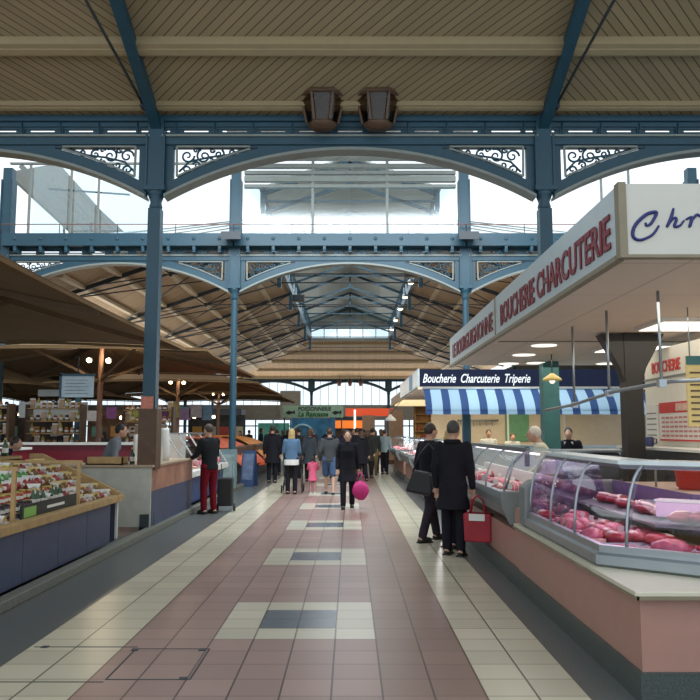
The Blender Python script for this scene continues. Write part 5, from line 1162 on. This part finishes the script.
def person(label, x, y, rz, h=1.7, top='jacket', skirt='jacket', hair='short', lower='long', fem=False, pose='stand', fine=False, ct=(.02, .02, .03), cl=(.02, .02, .03), chair=(.04, .025, .015), skin=None, cs_=(.02, .02, .02), group=None, z=0):
    parts, hc, arms = make(pose, top, skirt, hair, lower, fem, fine)
    t = thing('person', label, 'person', (x, y, z), rz, group); s = h/1.76; t.scale = (s, s, s)
    cm = {'skin': SKIN, 'low': mat('cloth_%.2f_%.2f_%.2f' % cl, cl, .9, var=.12, spec=.12), 'top': mat('cloth_%.2f_%.2f_%.2f' % ct, ct, .9, var=.12, spec=.12), 'hair': mat('hair_%.2f_%.2f_%.2f' % chair, chair, .6, var=.25, scale=40), 'shoe': mat('shoe_%.2f_%.2f_%.2f' % cs_, cs_, .5), 'eye': BLACKL}
    for n, me, k in parts:
        if k == 'eye' and not fine: continue
        o = bpy.data.objects.new(n, me); C.objects.link(o); o.parent = t; o.material_slots[0].link = 'OBJECT'; o.material_slots[0].material = cm[k]
    return t
BK = (.015, .015, .02); NV = (.02, .03, .05); JN = (.05, .09, .16)
p = person('blonde woman in blue denim jacket seen from behind, pushing a stroller', -1.52, 19.8, 0, 1.68, 'jacket', 'jacket', 'long', pose='push', fem=True, fine=True, ct=(.085, .15, .24), cl=BK, chair=(.38, .27, .11))
MB().lathe([(.20, .78), (.205, .84), (.20, .93)], n=18, sx=1, sy=.78, caps=False).build('white_shirt', WHITE, p)
person('toddler in a pink coat walking between the adults', -.98, 20.1, 0, .95, 'coat', 'coat', 'bob', pose='reach', ct=(.75, .14, .25), cl=(.5, .25, .25), chair=(.03, .02, .015), cs_=(.6, .6, .6))
person('man in grey hooded top and denim shorts with bare calves', -.53, 19.8, 0, 1.70, 'hoodie', 'jacket', 'short', 'short', pose='walk', fine=True, ct=(.055, .06, .065), cl=(.06, .10, .18))
person('woman in black coat and trousers walking toward the camera with a pink bag', -.05, 16.2, PI, 1.63, 'coat', 'coat', 'bob', fem=True, pose='walk2', fine=True, ct=BK, cl=BK, chair=(.05, .03, .02))
person('man in long dark coat at the second meat case holding a red and white bag', 1.36, 10.1, R(-25), 1.76, 'coat', 'coat', 'short', pose='stand', fine=True, ct=(.012, .012, .022), cl=(.012, .012, .02), chair=(.05, .045, .04))
person('person in dark jacket with a black shoulder bag left of the couple man', 1.17, 11.4, R(-60), 1.74, 'jacket', 'jacket', 'short', pose='walk', fine=True, ct=(.014, .014, .016), cl=(.035, .03, .04), chair=(.03, .02, .015))
person('blonde woman in dark coat half hidden behind the couple man', 1.40, 10.75, R(-40), 1.66, 'coat', 'coat', 'long', fem=True, ct=(.03, .02, .04), cl=BK, chair=(.42, .28, .12))
person('old butcher with white hair and white coat behind the second meat case', 3.0, 11.3, R(75), 1.74, 'shop_coat', 'jacket', 'short', pose='lean', fine=True, ct=(.62, .60, .48), cl=(.5, .5, .45), chair=(.60, .57, .50))
p = person('shop assistant bending in black top and white apron straps by the teal column', 4.5, 15.6, R(160), 1.74, 'shirt', 'jacket', 'short', pose='lean', ct=BK, cl=BK, chair=(.02, .015, .012))
MB().box(-.15, .15, .15, .17, .55, 1.1).bar((-.08, .17, 1.1), (-.07, .26, 1.42), .04, .02).bar((.08, .17, 1.1), (.07, .26, 1.42), .04, .02).build('apron', WHITE, p)
person('customer in black jacket and dark red trousers at the slanted glass showcase', -2.78, 15.1, R(50), 1.76, 'coat', 'jacket', 'short', pose='reach', fine=True, ct=(.014, .016, .018), cl=(.14, .008, .015), chair=(.05, .025, .018))
person('vendor in grey shirt leaning over the pale serving counter', -4.42, 13.75, R(-75), 1.80, 'shirt', 'jacket', 'short', pose='lean', fine=True, ct=(.16, .18, .20), cl=(.14, .10, .05), chair=(.015, .012, .01))
person('person in dark clothes bending at the left edge of the picture', -6.3, 13.2, R(-80), 1.72, 'jacket', 'jacket', 'short', pose='bend', ct=(.02, .03, .05), cl=BK)
crowd = [(-2.45, 24, 0, 1.80, 'coat', BK, BK, 'dark-coated person just left of the blonde woman'), (-1.3, 24.5, 0, 1.68, 'coat', (.04, .05, .06), BK, 'person in grey coat between the blonde woman and the man in shorts'), (-.75, 26.5, PI, 1.72, 'jacket', BK, (.03, .03, .05), 'dark-haired person facing the camera behind the man in shorts'),
 (.40, 25, .3, 1.62, 'coat', BK, BK, 'dark figure right behind the woman with the pink bag'), (.86, 28.2, 0, 1.74, 'jacket', (.03, .035, .03), (.16, .12, .06), 'person in dark top and olive-brown trousers in the right crowd'), (.98, 29.9, 0, 1.66, 'jacket', (.05, .045, .05), (.05, .04, .03), 'person beside the one in olive-brown trousers'), (1.30, 28.8, -.3, 1.68, 'jacket', (.20, .26, .27), (.02, .02, .03), 'person in grey-blue jacket at the distant glass case'), (1.28, 31, .4, 1.7, 'jacket', BK, BK, 'dark person behind the grey-blue jacket'),
 (.15, 31, PI, 1.70, 'coat', (.03, .03, .04), BK, 'distant person behind the pink bag woman'), (-.2, 33, 0, 1.72, 'jacket', (.05, .04, .04), BK, 'distant person in brownish jacket mid aisle'), (.6, 33.5, 0, 1.7, 'coat', BK, BK, 'distant dark coat in the right crowd'), (-2.2, 31, 0, 1.72, 'coat', (.05, .03, .05), BK, 'distant person left of the aisle centre'), (-2.72, 28.3, .5, 1.7, 'jacket', BK, BK, 'person standing beside the orange tarpaulin'), (-1.7, 34, PI, 1.74, 'jacket', (.1, .04, .04), BK, 'distant person in reddish top'), (1.0, 36, 0, 1.7, 'jacket', BK, NV, 'far person beyond the olive trousers'),
 (.62, 26.6, .2, 1.66, 'coat', (.03, .03, .03), BK, 'person in charcoal coat between the pink bag woman and the olive trousers'), (.25, 28, 0, 1.74, 'jacket', (.02, .02, .03), BK, 'tall dark person just right behind the pink bag woman'), (-.25, 28.5, 0, 1.7, 'coat', (.03, .03, .05), BK, 'navy-coated person hidden behind the man in shorts'), (-1.85, 27.5, .2, 1.74, 'jacket', (.03, .03, .03), BK, 'dark person glimpsed right of the dark long coat'), (-3.0, 36.5, 0, 1.68, 'coat', BK, BK, 'distant person below the fishmonger sign, left'), (-1.1, 38, 0, 1.72, 'coat', BK, BK, 'distant person below the fishmonger sign, right'), (.2, 39, 0, 1.7, 'jacket', (.05, .02, .02), BK, 'far person below the orange lit sign'), (.75, 40.5, 0, 1.7, 'coat', BK, BK, 'far person right of the orange lit sign')]
for i, (x, y, rz, h, sk, ct, cl, lb) in enumerate(crowd):
    person(lb, x, y, rz, h, 'jacket', sk, ['short', 'bob', 'short', 'long'][i % 4], pose=['stand', 'walk'][i % 2], fem=bool(i % 2), ct=ct, cl=cl, chair=[(.02, .015, .01), (.06, .03, .015)][i % 2])
xs = [(-12.5, 33), (-11.2, 31), (-9.8, 35), (-8.7, 27), (-8.0, 33), (-7.0, 28.5), (-6.2, 33), (-5.2, 36), (-6.9, 37), (-4.6, 39), (-9.2, 40), (-8.0, 42), (-5.6, 42), (-3.6, 41), (-14, 30), (-3.9, 37), (-12.8, 26), (-11.6, 25)]
for i, (x, y) in enumerate(xs):
    person('dark-clothed shopper far off among the left stalls', x, y, random.uniform(0, 6), random.uniform(1.6, 1.78), 'jacket', ['coat', 'jacket'][i % 2], ['short', 'bob', 'short', 'long'][i % 4], pose=['stand', 'walk'][i % 2], fem=bool(i % 2), ct=[BK, NV, (.08, .03, .03), (.05, .05, .06)][i % 4], cl=BK, chair=(.03, .02, .01), group='distant shoppers among the left stalls')
person('vendor with dark hair and white coat inside the striped stall, left', 3.95, 21.7, PI, 1.66, 'shop_coat', 'jacket', 'short', pose='stand', ct=(.6, .6, .58), cl=BK)
person('vendor in white coat inside the striped stall, farther right', 4.75, 22.4, PI, 1.6, 'shop_coat', 'jacket', 'short', pose='lean', ct=(.6, .6, .58), cl=BK, chair=(.05, .02, .01))
# ------------------------------------------------------------------ carried things
t = thing('pink_bag', 'bright pink shopping bag hanging from the black-coated woman', 'bag', (.22, 15.95, .20))
mb = MB(); mb.ball((0, 0, .19), (.17, .10, .20), 14, 10, noise=.07); mb.build('bag_body', mat('magenta', (.50, .02, .17), .6, bump=.2), t)
for y in (-.04, .04): MB().tube([(-.08, y, .38), (-.04, y, .52), (0, y, .56), (.04, y, .52), (.08, y, .38)], .012, 6).build('handle', mat('magenta', (.5, .02, .17)), t)
t = thing('red_shopping_bag', 'red and white shopping bag held beside the dark-coated man', 'bag', (1.64, 9.82, .22), R(-20))
mb = MB(); mb.prism([(-.17, -.09, 0), (.17, -.09, 0), (.18, -.10, .36), (-.18, -.10, .36)], (0, .19, 0)); mb.build('bag_body', mat('bag_red', (.33, .015, .03), .6, var=.2), t, bevel=.02)
MB().box(-.10, .10, -.112, -.10, .27, .355).build('white_panel', WHITE, t)
for y in (-.06, .05): MB().tube([(-.1, y, .36), (-.07, y, .52), (0, y, .58), (.07, y, .52), (.1, y, .36)], .01, 6).build('handle', mat('bag_red', (.33, .015, .03)), t)
t = thing('shoulder_bag', 'large black shoulder bag carried by the person left of the couple', 'bag', (1.02, 11.1, .72), R(-30))
MB().prism([(-.23, -.07, .02), (.2, -.07, -.04), (.18, -.05, .30), (-.10, -.05, .34)], (0, .16, 0)).build('bag_body', mat('black_leather', (.012, .012, .015), .5), t, bevel=.04); MB().tube([(-.12, 0, .3), (-.02, .02, .55), (.12, .05, .72), (.2, .1, .6), (.12, .05, .3)], .014, 6).build('strap', mat('black_leather', (.012,)*3), t)
t = thing('stroller', 'black stroller pushed by the blonde woman', 'stroller', (-1.52, 20.35, 0))
MB().tube([(-.24, -.25, 1.02), (.24, -.25, 1.02)], .014).tube([(-.24, -.25, 1.02), (-.24, .3, .15)], .012).tube([(.24, -.25, 1.02), (.24, .3, .15)], .012).tube([(-.24, -.25, .15), (-.2, .25, .6)], .012).tube([(.24, -.25, .15), (.2, .25, .6)], .012).build('frame', IRON_DK, t)
for x in (-.27, .27):
    for y in (-.3, .32):
        mb = MB(); mb.tube([(x+.0, y+.095*math.cos(a), .11+.095*math.sin(a)) for a in [2*PI*i/16 for i in range(17)]], .016, 6); mb.tube([(x-.02, y, .11), (x+.02, y, .11)], .03, 8); mb.build('wheel', BLACKL, t)
MB().grid(lambda u, v: (-.2+.4*u, -.1+.45*v, .35+.45*(1-v)**2), 4, 8).build('seat', mat('stroller_cloth', (.03, .03, .04), .8), t, solid=.02)
MB().grid(lambda u, v: (-.2+.4*u, -.15+.35*(1-math.cos(v*PI/2)), .72+.22*math.sin(v*PI/2)), 4, 8).build('hood', mat('stroller_cloth', (.03, .03, .04), .8), t, solid=.02)
t = thing('shopping_trolley', 'black wheeled shopping trolley beside the customer in red trousers', 'trolley', (-2.52, 15.5, 0))
MB().box(-.15, .15, -.12, .12, .12, .68).build('bag_body', mat('black_canvas', (.02, .02, .022), .8), t, bevel=.03); MB().tube([(-.12, .14, .1), (-.12, .16, .95), (.12, .16, .95), (.12, .14, .1)], .012).build('handle', STEELD, t)
for x in (-.17, .17): MB().tube([(x-.015, .1, .08), (x+.015, .1, .08)], .08, 14).build('wheel', BLACKL, t)

# prototypes never placed
for o in [o for o in bpy.context.scene.objects if o.parent is None and o.get('label') == 'x']:
    for ch in list(o.children): bpy.data.objects.remove(ch)
    bpy.data.objects.remove(o)
